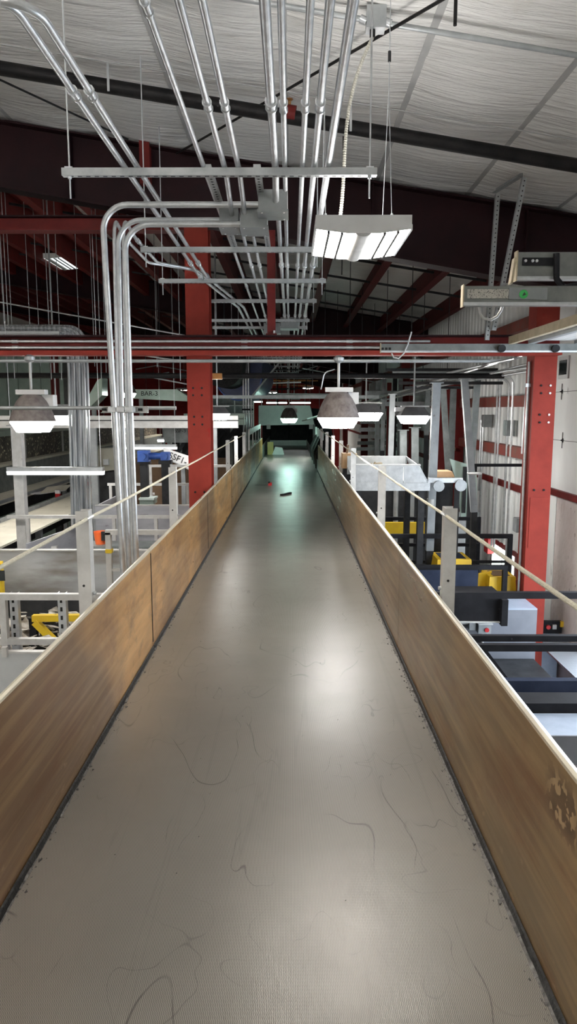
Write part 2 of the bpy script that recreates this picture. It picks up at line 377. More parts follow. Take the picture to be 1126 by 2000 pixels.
for b in range(4):
    y0, y1 = FRAMES[b], FRAMES[b+1]
    for k in range(0, len(XS)-1):
        x0, x1 = XS[k], XS[k+1]
        part('insulation_sheet', sheet(x0, x1, y0, y1, 14, .03, 50+k+b*20), white_sheet, ce)
    x = 3.05; n = 0
    while x > -12.6:
        zc = CE(x)-.05
        part('purlin', MB().extr([(-.12,-.36),(.004,-.36),(.004,.0),(.12,.0),(.12,.008),(-.004,.008),(-.004,-.352),(-.12,-.352)], (x, y0+.05, zc), (x, y1-.05, zc)), purlin_m if x > -2 else red_dark, ce)  # right purlins darker, left ones brighter: shade and light set by colour
        x -= .82; n += 1
    if b < 2:
        for j in range(5):
            y = y0+1.6+j*1.6
            part('sag_rod', MB().bar((-12.5, y, CE(-12.5)-.20), (3.3, y, CE(3.3)-.20), .035, .035), dark_steel, ce)
part('roof_deck', MB().prism([(-13, -4.1, CE(-13)+.06), (3.6, -4.1, CE(3.6)+.06), (3.6, 54, CE(3.6)+.06), (-13, 54, CE(-13)+.06)], (0, 0, .04)), steel_grey, ce)
part('insulation_sheet', MB().prism([(-13, -4, CE(-13)), (-27, -4, CE(-27)), (-27, 54, CE(-27)), (-13, 54, CE(-13))], (0, 0, .02)), white_sheet, ce)
# rafters (one per frame)
rl = ['near dark maroon roof rafter under the white insulation', 'second dark maroon roof rafter beyond the red hanger post', 'third dark maroon rafter deep in the hall', 'fourth dark maroon rafter deep in the hall', 'farthest dark maroon rafter by the end wall']
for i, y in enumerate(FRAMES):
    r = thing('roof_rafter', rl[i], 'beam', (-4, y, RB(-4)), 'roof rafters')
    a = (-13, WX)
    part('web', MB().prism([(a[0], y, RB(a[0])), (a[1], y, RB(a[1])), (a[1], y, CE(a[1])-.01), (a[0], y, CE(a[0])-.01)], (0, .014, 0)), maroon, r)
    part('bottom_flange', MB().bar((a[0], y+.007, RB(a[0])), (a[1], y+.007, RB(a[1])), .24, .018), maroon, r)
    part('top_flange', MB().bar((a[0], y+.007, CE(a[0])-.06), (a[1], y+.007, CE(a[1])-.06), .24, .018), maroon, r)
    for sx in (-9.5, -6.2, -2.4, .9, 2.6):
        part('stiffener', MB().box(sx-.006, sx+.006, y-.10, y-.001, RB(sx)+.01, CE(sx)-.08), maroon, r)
# right-hand wall
girt_m = mat('dusty_red_girt', (.20,.028,.02,1), (.15,.06,.045,1), .7, 0, 5)
wr = thing('wall_right', None, None, (WX+.1, 25, -5), kind='structure')
y = 8.1; k = 0
while y < 50:
    w = .92
    if y < 9.9: y += w; continue
    mb = MB(); z0, z1 = -5, CE(WX)+.12
    poly = []
    n = 4; pw = w/n
    pts = []
    for q in range(n):
        a = y+q*pw
        pts += [(WX, a), (WX, a+pw*.62), (WX-.022, a+pw*.72), (WX-.022, a+pw*.9)]
    pts.append((WX, y+w-.004))
    pts2 = [(WX+.05, y+w-.004), (WX+.05, y)]
    mb.prism([(px_, py_, z0) for px_, py_ in pts+pts2], (0, 0, z1-z0))
    part('wall_panel', mb, white_wall, wr, smooth=False); y += w; k += 1
for z in (-.62, .12, 1.2):                                # girts
    part('girt', MB().chan((WX-.10, 9.96, z), (WX-.10, 49, z), .16, .13, .008, (1, 0, 0)), girt_m, wr)
part('girt', MB().box(WX-.06, WX-.025, 9.96, 49, -1.22, -1.12), red_dark, wr)
# smooth insulated infill between the door jamb and the column line
part('wall_panel', MB().box(WX, WX+.05, 8.05, 9.935, -1.02, 2.25), white_wall, wr)
part('girt', MB().box(WX-.05, WX+.02, 8.05, 9.93, -1.10, -1.02), red_dark, wr)
part('vinyl_sheet', MB().box(WX-.004, WX+.02, 8.05, 9.15, -5, -1.1), tarp_pink, wr)
part('wall_panel', MB().box(WX-.012, WX+.05, 9.15, 9.935, -5, -1.1), white_wall, wr)
part('wall_panel', MB().box(WX, WX+.06, -4, 4.0, -5, 2.25), white_wall, wr)
part('wall_panel', MB().box(WX, WX+.06, 4.0, 8.06, .62, 2.25), white_wall, wr)
for (px_, py_) in ((1097, 765), (1098, 860)):
    c = PX(px_, py_, WX-.004); q = MB()
    q.lathe([(.03, 0), (.012, .012), (.004, .03)], (0, 0, 0), 8)
    m2 = MB(); m2.add([(c.x-v[2], c.y+v[0], c.z+v[1]) for v in q.v], q.f)
    m2.bar((c.x-.005, c.y, c.z-.10), (c.x-.005, c.y, c.z+.10), .008, .006)
    part('insulation_pin', m2, dark_steel, wr)
    part('pin_wire', MB().bar((c.x-.012, 8.1, c.z), (c.x-.012, 9.9, c.z-.004), .005), dark_steel, wr)
c = PX(1102, 718, WX)
wv = thing('window_1', None, None, (WX, c.y, c.z-.15), kind='structure')
part('window_frame', MB().box(WX-.02, WX+.01, c.y-.16, c.y+.16, c.z-.14, c.z+.14), white_paint, wv)
part('pane', MB().box(WX-.026, WX-.018, c.y-.12, c.y+.12, c.z-.09, c.z+.09), glass_dark, wv)
wb = thing('wall_back', None, None, (-6, -4, -5), kind='structure')
for i in range(16): part('siding_panel', MB().box(-16+i*1.22, -16+i*1.22+1.21, -4.06, -4.0, -5, 4.0), white_wall, wb)
# far wall and left wall
wf = thing('wall_far', None, None, (-8, 50, -5), kind='structure')
for i in range(31):
    x0 = -27+i*1.0
    part('siding_panel', MB().box(x0+.02, x0+.98, 50, 50.05, -5, CE(x0+.5 if x0 > -13 else -13)), redwall, wf)
part('backing', MB().box(-27, 4, 50.06, 50.12, -5, 5), steel_grey, wf)
part('backing', MB().box(-16.1, 3.6, -4.14, -4.07, -5, 5), steel_grey, wb)
wl = thing('wall_left', None, None, (-16, 25, -5), kind='structure')
for i in range(23):
    y0 = -4+i*2.35
    part('siding_panel', MB().box(-16.1, -16, y0+.02, y0+2.33, -5, 4.2), white_wall, wl)
part('backing', MB().box(-16.2, -16.11, -4, 50, -5, 4.6), steel_grey, wl)

# ================================================================ COLUMNS AND BEAMS
def column(x0, x1, y, ztop, label, bolts, mat_=red):
    xc = (x0+x1)/2
    c = thing('steel_column', label, 'column', (xc, y+.13, -5), 'red building columns')
    part('front_flange', MB().box(x0, x1, y, y+.016, -5, ztop), mat_, c)
    part('rear_flange', MB().box(x0, x1, y+.26, y+.276, -5, ztop), mat_, c)
    part('web', MB().box(xc-.007, xc+.007, y+.016, y+.26, -5, ztop), mat_, c)
    part('side_plate', MB().box(x0+.001, x0+.010, y+.016, y+.26, -5, ztop), mat_, c)
    part('base_plate', MB().box(x0-.08, x1+.08, y-.06, y+.34, -5, -4.97), mat_, c)
    for bx, bz, light in bolts:
        part('bolt', MB().cyl((bx, y-.012, bz), (bx, y+.001, bz), .0125, 8), white_paint if light else hole, c)
    return c
bl = []
for px_, py_ in ((377,758),(394,758),(377,772),(394,772),(379,814),(395,814),(379,829),(395,829),(381,961),(399,961)):
    q = P(px_, py_, 8.3); bl.append((q.x, q.z, False))
colL = column(-1.19, -.925, 8.3, RB(-1.05)-.01, 'red steel column just left of the conveyor with dark bolt holes', bl)
part('splice_plate', MB().box(-1.185, -.93, 8.292, 8.30, -.52, .32), red, colL)
br = []
for px_, py_, li in ((1056,753,0),(1074,753,1),(1056,768,0),(1073,768,1),(1053,810,0),(1071,810,1),(1053,825,0),(1070,825,1),(1042,957,0),(1061,957,0)):
    q = P(px_, py_, 8.3); br.append((q.x, q.z, bool(li)))
colR = column(2.785, 3.045, 8.3, RB(2.9)-.01, 'red steel column at the right wall with white bolt heads', br)
part('weld_plate', MB().box(2.81, 3.02, 8.294, 8.30, -1.62, -1.02), red, colR)
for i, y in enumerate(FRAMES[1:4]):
    column(2.80, 3.06, y, RB(2.9)-.01, ['second red column along the right wall, in shade behind the conduits', 'third red column along the right wall, deep in the hall', 'fourth red column along the right wall, deepest one'][i], [], red_dark)  # farther columns get a darker red that stands in for shade
column(-11.2, -10.94, 8.3, RB(-11)-.01, 'red column far left at the frame line', [])
# beam across the hall with two conduits on its face
bz = P(300, 672, 8.0).z
cb = thing('cross_beam', 'red horizontal cross beam with two pale conduits along its web', 'beam', (-4, 8.15, bz-.1))
part('bottom_flange', MB().box(-11, 3.0, 8.04, 8.24, bz-.115, bz-.065), red, cb)
part('top_flange', MB().box(-11, 3.0, 8.02, 8.24, bz+.085, bz+.10), maroon, cb)
part('face_plate', MB().box(-11, 3.0, 8.14, 8.15, bz-.066, bz+.09), red_dark, cb)  # web and top flange in darker reds that carry the beam's shade
for i, (dz, r) in enumerate(((.040, .0155), (-.032, .0185))):
    c = solo('wall_conduit', MB().cyl((-11, 8.10, bz+dz), (1.55, 8.10, bz+dz), r, 10), galv, ['upper of the two pale conduits along the red cross beam', 'lower of the two pale conduits along the red cross beam'][i], 'conduit', 'conduits on the cross beam')
    for x in (-3.1, -.55, .62):
        part('coupling', MB().cyl((x, 8.10, bz+dz), (x+.07, 8.10, bz+dz), r+.006, 10), galv, c)
# upper left strut beam
z = P(100, 435, 8.35).z
ub = thing('strut_beam', 'dark red horizontal strut beam from the column to the upper left', 'beam', (-5, 8.45, z-.1))
part('web', MB().box(-10.95, -1.19, 8.42, 8.436, z-.065, z+.065), red_dark, ub)
part('bottom_flange', MB().box(-10.95, -1.19, 8.34, 8.52, z-.08, z-.065), red_dark, ub)
part('top_flange', MB().box(-10.95, -1.19, 8.34, 8.52, z+.065, z+.08), maroon, ub)
# red hanger that carries the cross beam
a = P(529, 486, 8.05)
hp = thing('hanger_post', 'dull red hanger post dropping from the rafter to the cross beam', 'post', (a.x, 8.1, bz+.1))
part('post_body', MB().chan((a.x, 8.1, bz+.12), (a.x, 8.1, RB(a.x)+.02), .09, .06, .008, (0, 1, 0)), red_dark, hp)
part('foot_plate', MB().box(a.x-.06, a.x+.06, 8.05, 8.16, bz+.10, bz+.12), red_dark, hp)
part('foot_bolt', MB().cyl((a.x+.03, 8.06, bz+.12), (a.x+.03, 8.06, bz+.15), .012, 8), white_paint, hp)
a = P(277, 225, 8.1); b = P(277, 335, 8.1)
fb = thing('flange_brace', 'dark red bracket plate with white tag hanging in front of the near rafter', 'bracket', (a.x, 8.15, b.z))
part('plate', MB().box(a.x-.055, a.x+.055, 8.17, 8.28, b.z-.1, a.z), red_dark, fb)
part('clip', MB().prism([(a.x+.055, 8.16, a.z-.03), (a.x+.10, 8.16, a.z-.10), (a.x+.055, 8.16, a.z-.2)], (0, .02, 0)), maroon, fb)
part('paper_tag', MB().box(a.x-.01, a.x+.035, 8.163, 8.169, a.z-.22, a.z-.10), white_paint, fb)

# ================================================================ CONVEYOR
XL, XR = -.868, .672; BZ = -1.5; WT = -.872
cv = thing('belt_conveyor', 'long grey woven belt conveyor between ochre steel side walls', 'conveyor', (-.1, 14, -5))
part('belt', MB().box(XL+.012, XR-.012, -1.0, 31.0, BZ-.012, BZ), belt_m, cv, 'grey brown woven rubber belt with scuffs')
part('bed', MB().box(XL-.02, XR+.02, -1.0, 31.2, BZ-.10, BZ-.014), dark_steel, cv)
def side(x, s, ys, m, lab):
    for i in range(len(ys)-1):
        y0, y1 = ys[i]+.0025, ys[i+1]-.0025
        p = part('side_panel', MB().box(min(x, x+s*.010), max(x, x+s*.010), y0, y1, BZ-.09, WT), m, cv, lab if i == 1 else None)
        # rolled top edge and outward lip
        rp = [(x+s*.0, WT-.004), (x+s*.002, WT+.008), (x+s*.010, WT+.013), (x+s*.020, WT+.011), (x+s*.030, WT+.001), (x+s*.030, WT-.020), (x+s*.024, WT-.020), (x+s*.022, WT-.004), (x+s*.012, WT+.001)]
        mb = MB(); n = len(rp)
        mb.prism([(q[0], y0, q[1]) for q in rp], (0, y1-y0, 0)); part('rolled_rim', mb, rim_mat, p)
        part('skirt_strip', MB().prism([(x-s*.002, y0, BZ+.026), (x-s*.008, y0, BZ+.022), (x-s*.014, y0, BZ+.003), (x-s*.002, y0, BZ+.003)], (0, y1-y0, 0)), rubber, p)
side(XL, -1, [-1.0, 1.30, 4.33, 7.38, 10.43, 13.48, 16.5, 19.5, 22.0], wall_l_m, 'ochre brown streaked steel side panel')
side(XR, 1, [-1.0, 1.25, 4.30, 7.35, 10.4, 13.45, 17.5], wall_r_m, 'olive brown streaked steel side panel')
for yj in (4.33, 7.38, 10.43):
    part('joint_bead', MB().box(XL-.001, XL+.003, yj-.006, yj+.006, BZ+.05, WT-.01), dark_steel, cv)
part('side_panel', MB().box(XL-.01, XL, 22.0, 31, BZ-.09, -1.1), steel_mid, cv); part('side_panel', MB().box(XR, XR+.01, 17.5, 31, BZ-.09, -1.25), steel_mid, cv)
for x, s, y1 in ((XL-.04, -1, 31), (XR+.04, 1, 31)):
    part('frame_rail', MB().box(x-.03, x+.03, -1, y1, BZ-.30, BZ-.09), steel_grey, cv)
for y in (1.9, 6.9, 12, 17, 22, 27):
    for x in (XL-.04, XR+.04):
        part('support_leg', MB().box(x-.04, x+.04, y-.04, y+.04, -5, BZ-.30), steel_grey, cv)
    part('cross_tie', MB().box(XL, XR, y-.03, y+.03, BZ-.26, BZ-.16), steel_grey, cv)
# debris along the skirts and specks on the belt: nobody could count it
mb = MB(); rnd = random.Random(3)
for i in range(520):
    y = 1.2+rnd.random()**1.6*15; s = rnd.choice((0, 1, 1)); r = .002+.005*rnd.random()**2
    x = (XL+.018+abs(rnd.gauss(0, .010))) if s == 0 else (XR-.018-abs(rnd.gauss(0, .012)))
    a = rnd.random()*3
    mb.prism([(x+r*math.cos(a+t), y+1.6*r*math.sin(a+t), BZ) for t in (0, 2.1, 4.2)], (0, 0, r*.7))
for i in range(60):
    y = 2+rnd.random()*10; x = -.7+rnd.random()*1.2; r = .0025; mb.prism([(x+r*math.cos(t), y+r*math.sin(t), BZ) for t in (0, 2.1, 4.2)], (0, 0, .002))
solo('belt_crumbs', mb, debris, 'fine crushed grit lying along the belt edges', 'grit', kind='stuff')
mb = MB()
for s, n in ((0, 150), (1, 260)):
    for i in range(n):
        y = 1.2+i*.05; h = .012+.006*rnd.random(); w_ = (.016 if s else .012)+.006*rnd.random()
        x = XL+.002 if s == 0 else XR-.002; k = 1 if s == 0 else -1
        mb.prism([(x, y, BZ+.001), (x+k*w_, y, BZ+.001), (x+k*w_*.8, y, BZ+.004), (x, y, BZ+h)], (0, .052, 0))
solo('edge_residue', mb, debris, 'dark packed residue lying in the belt corners', 'residue', kind='stuff')

# guard posts and rope
def guard_post(x, y, s, label, zb=-1.3):
    t = thing('guard_post', label, 'post', (x, y, zb), 'rope guard posts along the conveyor')
    # channel: web towards the conveyor, open outwards
    part('channel', MB().chan((x, y, zb), (x, y, -.455), .075, .05, .005, (-s, 0, 0) if False else (s, 0, 0)), steel_pale, t)
    part('front_cover', MB().box(x-.030, x+.030, y-.039, y-.034, zb, -.455), steel_pale, t)
    for z in (-.50, -.80): part('bolt_hole', MB().cyl((x-.004, y-.0415, z), (x-.004, y-.0385, z), .006, 8), hole, t)
    part('rope_eye', MB().cyl((x-s*.022, y-.048, -.49), (x-s*.022, y+.045, -.49), .009, 8), galv, t)
    part('mount_bolt', MB().cyl((x-s*.028, y, -.845), (x-s*.040, y, -.845), .009, 8), galv_dull, t)
    part('mount_bracket', MB().box(min(x-s*.025, x-s*.058), max(x-s*.025, x-s*.058), y-.03, y+.03, -1.28, -.92), steel_grey, t)
LPY = [.7, 3.22, 5.70, 10.75, 12.4, 14.5]
RPY = [.75, 3.32, 5.82, 8.5, 10.6, 12.6, 14.7, 17.3]
GXL, GXR = XL-.075, XR+.075
for i, y in enumerate(LPY): guard_post(GXL, y, -1, ['pale guard post left of the conveyor, behind the viewpoint','nearest grey guard post on the left of the conveyor','second pale guard post on the left, before the red column','guard post on the left just past the red column','second guard post past the red column on the left','third guard post past the red column, by the vertical conduits'][i])
for i, y in enumerate(RPY): guard_post(GXR, y, 1, ('%s guard post along the right of the conveyor counting from the viewer' % ORD[i]) if i else 'right guard post beside the viewer')
def rope(x, ys, s, label):
    pts = []
    for i in range(len(ys)-1):
        n = 10; sag = .0025*(ys[i+1]-ys[i])
        for k in range(n): u = k/n; pts.append((x, ys[i]+(ys[i+1]-ys[i])*u, -.49-sag*4*u*(1-u)))
    pts.append((x, ys[-1], -.49)); solo('guard_rope', MB().tube(pts, .0075, 8), rope_mat, label, 'rope', 'guard ropes')
rope(GXL+.022, LPY[:3]+[8.2]+LPY[3:], -1, 'pale rope strung through the guard posts left of the conveyor')
rope(GXR-.022, RPY, 1, 'pale rope strung through the guard posts right of the conveyor')

# things lying on the belt
a = PZ(527, 948, BZ+.0); t = thing('tape_measure', 'small red tape measure lying on the belt with a dark shadow strip beside it', 'tape measure', a)
part('case', MB().box(a.x-.035, a.x+.035, a.y-.03, a.y+.03, BZ, BZ+.06), red_plastic, t)
part('grip', MB().box(a.x-.037, a.x+.0, a.y-.032, a.y+.032, BZ+.045, BZ+.075), rubber, t)
part('shadow_strip', MB().box(a.x-.30, a.x-.035, a.y-.008, a.y+.008, BZ+.002, BZ+.006), ink, t)  # dark strip laid on the belt as a thin shadow line
a = PZ(549, 968, BZ); b = PZ(567, 964, BZ)
solo('black_bar', MB().bar(a+Vector((0,0,.013)), b+Vector((0,0,.013)), .05, .026), black, 'short black bar lying across the belt', 'bar')
a = PZ(537, 888, BZ); t = thing('waste_carton', 'crumpled carton with yellow flap on the far belt', 'carton', a)
part('carton_body', MB().prism([(a.x-.10, a.y, BZ), (a.x+.30, a.y, BZ), (a.x+.24, a.y, BZ+.22), (a.x-.0, a.y, BZ+.26)], (0, .35, 0)), hood_mat, t)
part('yellow_flap', MB().box(a.x-.26, a.x-.06, a.y+.05, a.y+.12, BZ, BZ+.42), mat('pale_yellow', (.55,.48,.16,1), (.6,.52,.2,1), .6), t)
part('dark_bag', MB().prism([(a.x-.38, a.y+.1, BZ), (a.x-.24, a.y+.1, BZ), (a.x-.26, a.y+.1, BZ+.24), (a.x-.36, a.y+.1, BZ+.2)], (0, .3, 0)), rubber, t)

# far end of the conveyor: hood, dark doors, threshold, framed guard on the left
HY = 26.0
h0 = P(505, 793, HY); h1 = P(605, 793, HY); h2 = P(613, 829, HY); h3 = P(505, 831, HY)
t = thing('conveyor_hood', 'pale green sheet metal hood over the far end of the conveyor', 'hood', (-.1, HY, h3.z))
part('front_sheet', MB().prism([h0, h1, h2, h3], (0, .02, 0)), hood_mat, t)
part('top_sheet', MB().prism([h0, h1, h1+Vector((0, 5, .0)), h0+Vector((0, 5, .0))], (0, 0, .02)), hood_mat, t)
part('side_sheet', MB().prism([h1, h2, h2+Vector((0, 5, 0)), h1+Vector((0, 5, 0))], (.02, 0, 0)), steel_mid, t)
part('side_sheet', MB().prism([h0, h3, h3+Vector((0, 5, 0)), h0+Vector((0, 5, 0))], (-.02, 0, 0)), steel_mid, t)
for px_ in (524, 607):
    q = P(px_, 833, HY-.05); part('mount_bracket', MB().box(q.x-.07, q.x+.07, HY-.06, HY-.005, q.z-.09, q.z+.07), white_paint, t)
q = P(564, 829, HY); part('seam_strip', MB().box(q.x-.05, q.x+.05, HY-.015, HY-.001, q.z-.02, q.z+.55), steel_pale, t)
part('hood_leg', MB().box(h3.x-.04, h3.x+.04, HY, HY+.08, -5, h3.z), steel_mid, t); part('hood_leg', MB().box(h2.x-.04, h2.x+.04, HY, HY+.08, -5, h2.z), steel_mid, t)
t = thing('dark_hopper', 'dark sloping hopper right of the pale hood', 'hopper', (1.4, 27, -5)); part('shell', MB().prism([P(608, 797, 26.6), P(640, 800, 26.6), P(652, 862, 26.6), P(614, 862, 26.6)], (0, 1.5, 0)), dark_steel, t); part('stand', MB().box(1.0, 1.5, 26.8, 27.8, -5, -1.2), dark_steel, t)
t = thing('end_enclosure', 'dark enclosure with two black panels closing the conveyor end', 'enclosure', (-.1, 30.6, -1.5))
for x0, x1 in ((-.87, -.13), (-.09, .67)):
    p = part('dark_panel', MB().box(x0, x1, 30.3, 30.34, BZ+.25, -.55), dark_steel, t); part('panel_frame', MB().box(x0, x0+.05, 30.25, 30.29, BZ+.25, -.55), black, p)
part('rear_panel', MB().box(-1.2, .95, 30.6, 30.65, BZ-.1, -.4), dark_steel, t)
part('threshold', MB().box(-.87, .67, 30.1, 30.2, BZ+.0, BZ+.22), hood_mat, t)
t = thing('framed_guard', 'pale framed guard with dark panes on the far left conveyor wall', 'guard', (XL-.03, 18, WT))
part('top_plate', MB().box(XL-.05, XL-.02, 15.5, 21.3, -.55, -.42), steel_pale, t)
for y in (15.5, 17.0, 18.4, 19.8, 21.2): part('mullion', MB().box(XL-.05, XL-.02, y, y+.09, WT, -.55), steel_pale, t)
for y in (15.6, 17.1, 18.5, 19.9): part('pane', MB().box(XL-.042, XL-.03, y, y+1.3, WT, -.55), glass_dark, t)
for i in range(4):
    y = 18.4+i*1.5
    t = thing('rubber_bumper', ['dark curved rubber flap at the right belt edge, nearest of four','dark curved rubber flap at the right belt edge, second of four','dark curved rubber flap at the right belt edge, third of four','dark curved rubber flap at the right belt edge, farthest of four'][i], 'flap', (.8, y, BZ-.1), 'rubber flaps')
    part('flap', MB().tube([(XR+.06, y, BZ-.05), (XR+.04, y, BZ+.35), (XR+.16, y, BZ+.62), (XR+.4, y, BZ+.72)], .09, 8), rubber, t)
    part('flap_post', MB().box(XR+.12, XR+.18, y+.1, y+.16, -1.8, -.55), hood_mat, t)

# ================================================================ OVERHEAD CONDUIT RACK
def PR(px, py, off):
    r = ray(px, py); return r*((2.66-off)/(r.z+.156*r.x))
SZ = 1.33
def trapeze(d, x0, x1, label, z=SZ, w=.041, rods=True, slots=True):
    t = thing('trapeze_hanger', label, 'hanger', ((x0+x1)/2, d, z-.02), 'slotted strut trapezes under the roof')
    part('strut', MB().chan((x0, d, z), (x1, d, z), w, w, .0035, (0, 0, 1)), galv_dull, t)
    if slots:
        mb = MB(); x = x0+.05
        while x < x1-.05: mb.box(x-.012, x+.012, d-.006, d+.006, z-w/2-.0008, z-w/2+.001); x += .048
        part('slot_row', mb, hole, t, kind='stuff')
    if rods:
        for x in (x0+.04, x1-.04):
            p = part('threaded_rod', MB().cyl((x, d, z-.14), (x, d, CE(x)-.01), .005, 6), galv, t)
            part('nut', MB().cyl((x, d, z-.034), (x, d, z-.021), .011, 6), galv, p); part('washer', MB().box(x-.022, x+.022, d-.021, d+.021, z+.0205, z+.027), galv, p)
    return t
TR = [(122,735,337),(275,628,488),(310,636,549),(400,618,588),(405,604,626),(415,600,640)]
trl = ['nearest and longest slotted strut trapeze spanning the conduit rack','second slotted strut trapeze, level with the bright high bay lamp','third slotted strut trapeze, its left end before the red column','fourth strut trapeze, just right of the red column','fifth strut trapeze close above the red cross beam','sixth strut trapeze just above the red cross beam']
TD = []
for i, (a, b, yy) in enumerate(TR):
    q0 = PZ(a, yy, SZ); q1 = PZ(b, yy, SZ); TD.append(q0.y); trapeze(q0.y, q0.x, q1.x, trl[i])
d = 15.0; i = 0
while d < 31:
    trapeze(d, -1.25, .30, 'narrow looking strut trapeze far down the conduit rack, %s beyond the cross beam' % ORD[i], slots=d < 18); d += 1.9; i += 1
q = P(1, 1, 1)
XCON = [PZ(p_, 325, 1.37).x for p_ in (243,268,398,438,465,537,556,590,613,640)]
def conduit(pts, r, label, couplings=(), name='conduit', group='conduits in the overhead rack', m=galv, seg=10):
    o = solo(name, MB().tube(pts, r, seg), m, label, 'conduit', group)
    for c in couplings:
        c = Vector(c[0]), Vector(c[1])
        part('coupling', MB().tube([c[0], c[0]*.85+c[1]*.15, c[0]*.8+c[1]*.2, c[0]*.2+c[1]*.8, c[0]*.15+c[1]*.85, c[1]], r, seg, lambda i, n: r*1.45 if i in (0, 1, n-2, n-1) else r*1.2), m, o)
    return o
def coup(x, y, z, l=.075): return ((x, y, z), (x, y+l, z))
CZ = SZ+.0205
cc = [3.42, 7.05, 10.7, 14.3, 18, 21.6]
# two left conduits that come in from the left through elbows
for i in range(2):
    r = .0165; x = XCON[i]; z = CZ+r; y0 = 2.55+.04*i+.03
    pts = fillet([(-4.5, y0, z), (x, y0, z), (x, TD[2]-.05, z), (x+.24, TD[2]+2.2, z), (x+.24, 30, z)], .13, 7)
    conduit(pts, r, ['outer of the two left rack conduits turning off through an elbow at upper left','inner of the two left rack conduits turning off through an elbow at upper left'][i], [coup(x, 3.30, z), coup(x, 6.95, z)])
# single slim conduit
x = XCON[2]; r = .0135; z = CZ+r
conduit([(x, -3, z), (x, 30, z)], r, 'slim single conduit between the left pair and the middle pair', [coup(x, 2.62, z), coup(x, 8.2, z)])
# conduits that enter the pull boxes
B1 = P(533, 400, 4.80); B2 = P(497, 432, 4.98); B3 = P(449, 432, 5.02)
for i, (k, bx) in enumerate(((3, B3), (4, B2), (5, B1))):
    x = XCON[k]; r = (.0155, .0155, .0205)[i]; z = CZ+r; ye = bx.y-.10
    ze = bx.z+(.02, .02, .0)[i]
    xe = bx.x+(.02, -.06, .02)[i]
    pts = fillet([(x, -3, z), (x, TD[0]+.12, z), (xe, ye, ze), (xe, ye+.03, ze)], .2, 4)
    conduit(pts, r, ['left of the middle pair, dropping into the leftmost grey pull box','right of the middle pair, dropping into the middle grey pull box','thick conduit that drops into the front of the nearest grey pull box'][i], [coup(x, cc[0], z)])
    conduit([(x, bx.y+.1, CZ+r), (x, 30, CZ+r)], r*.9, ['conduit leaving the back of the leftmost pull box down the rack','conduit leaving the back of the middle pull box down the rack','conduit leaving the back of the nearest pull box down the rack'][i], [coup(x, y_, CZ+r) for y_ in cc[1:4]])
for i, k in enumerate((6, 7, 8, 9)):
    x = XCON[k]; r = (.0145, .0150, .0175, .0205)[i]; z = CZ+r
    conduit([(x, -3, z), (x, 30, z)], r, ['long straight rack conduit directly right of the nearest pull box','long straight conduit, third from the right edge of the rack','long straight conduit, second from the right edge of the rack','thick rightmost conduit of the overhead rack'][i], [coup(x, y_, z, .09) for y_ in ((2.42 if k == 9 else cc[0]),)+tuple(cc[1:4])])
def pullbox(c, w, h, dp, label):
    t = thing('pull_box', label, 'electrical box', (c.x, c.y, c.z-h/2), 'grey pull boxes in the conduit rack')
    part('body', MB().box(c.x-w/2, c.x+w/2, c.y-dp/2+.012, c.y+dp/2, c.z-h/2+.004, c.z+h/2), galv_box, t)
    part('cover', MB().box(c.x-w/2-.008, c.x+w/2+.008, c.y-dp/2-.004, c.y+dp/2+.008, c.z-h/2-.004, c.z-h/2+.012), galv_box, t)
    part('end_plate', MB().box(c.x-w/2-.002, c.x+w/2+.002, c.y-dp/2-.002, c.y-dp/2+.012, c.z-h/2+.012, c.z+h/2), galv_box, t)
    for sx in (-1, 1):
        for sy in (-1, 1):
            x = c.x+sx*(w/2-.02); y = c.y+sy*(dp/2-.02); part('screw', MB().cyl((x, y, c.z-h/2-.007), (x, y, c.z-h/2-.003), .006, 8), white_paint, t)
    return t
pullbox(B1, .18, .13, .20, 'nearest grey pull box under the rack with a thick conduit entering')
pullbox(B2, .17, .13, .24, 'middle grey pull box left of and behind the nearest one')
pullbox(B3, .12, .12, .20, 'small leftmost grey pull box at the end of the bent conduits')
for i, xx in enumerate((-.47, -.19)):      # perforated straps that carry the boxes, sloping along the rack
    t = thing('perforated_strap', ['left perforated steel strap running along the rack above the pull boxes','right perforated steel strap running along the rack above the pull boxes'][i], 'strap', (xx, 5.2, SZ+.02), 'perforated straps')
    part('strap_bar', MB().bar((xx, 4.25, SZ+.03), (xx, 6.4, SZ+.03), .042, .02), galv_dull, t)
    mb = MB(); y = 4.3
    while y < 6.3: mb.cyl((xx, y, SZ+.019), (xx, y, SZ+.0205), .0085, 8); y += .05
    part('hole_row', mb, hole, t, kind='stuff')
for i, (bx, dd) in enumerate(((-.02, 11.2), (-.30, 11.9), (-.16, 12.4))):
    pullbox(Vector((bx, dd, 1.30)), .26, .16, .3, ['grey pull box above the cross beam right of the red hanger post','grey pull box above the cross beam left of the red hanger post','grey pull box directly behind the red hanger post'][i])
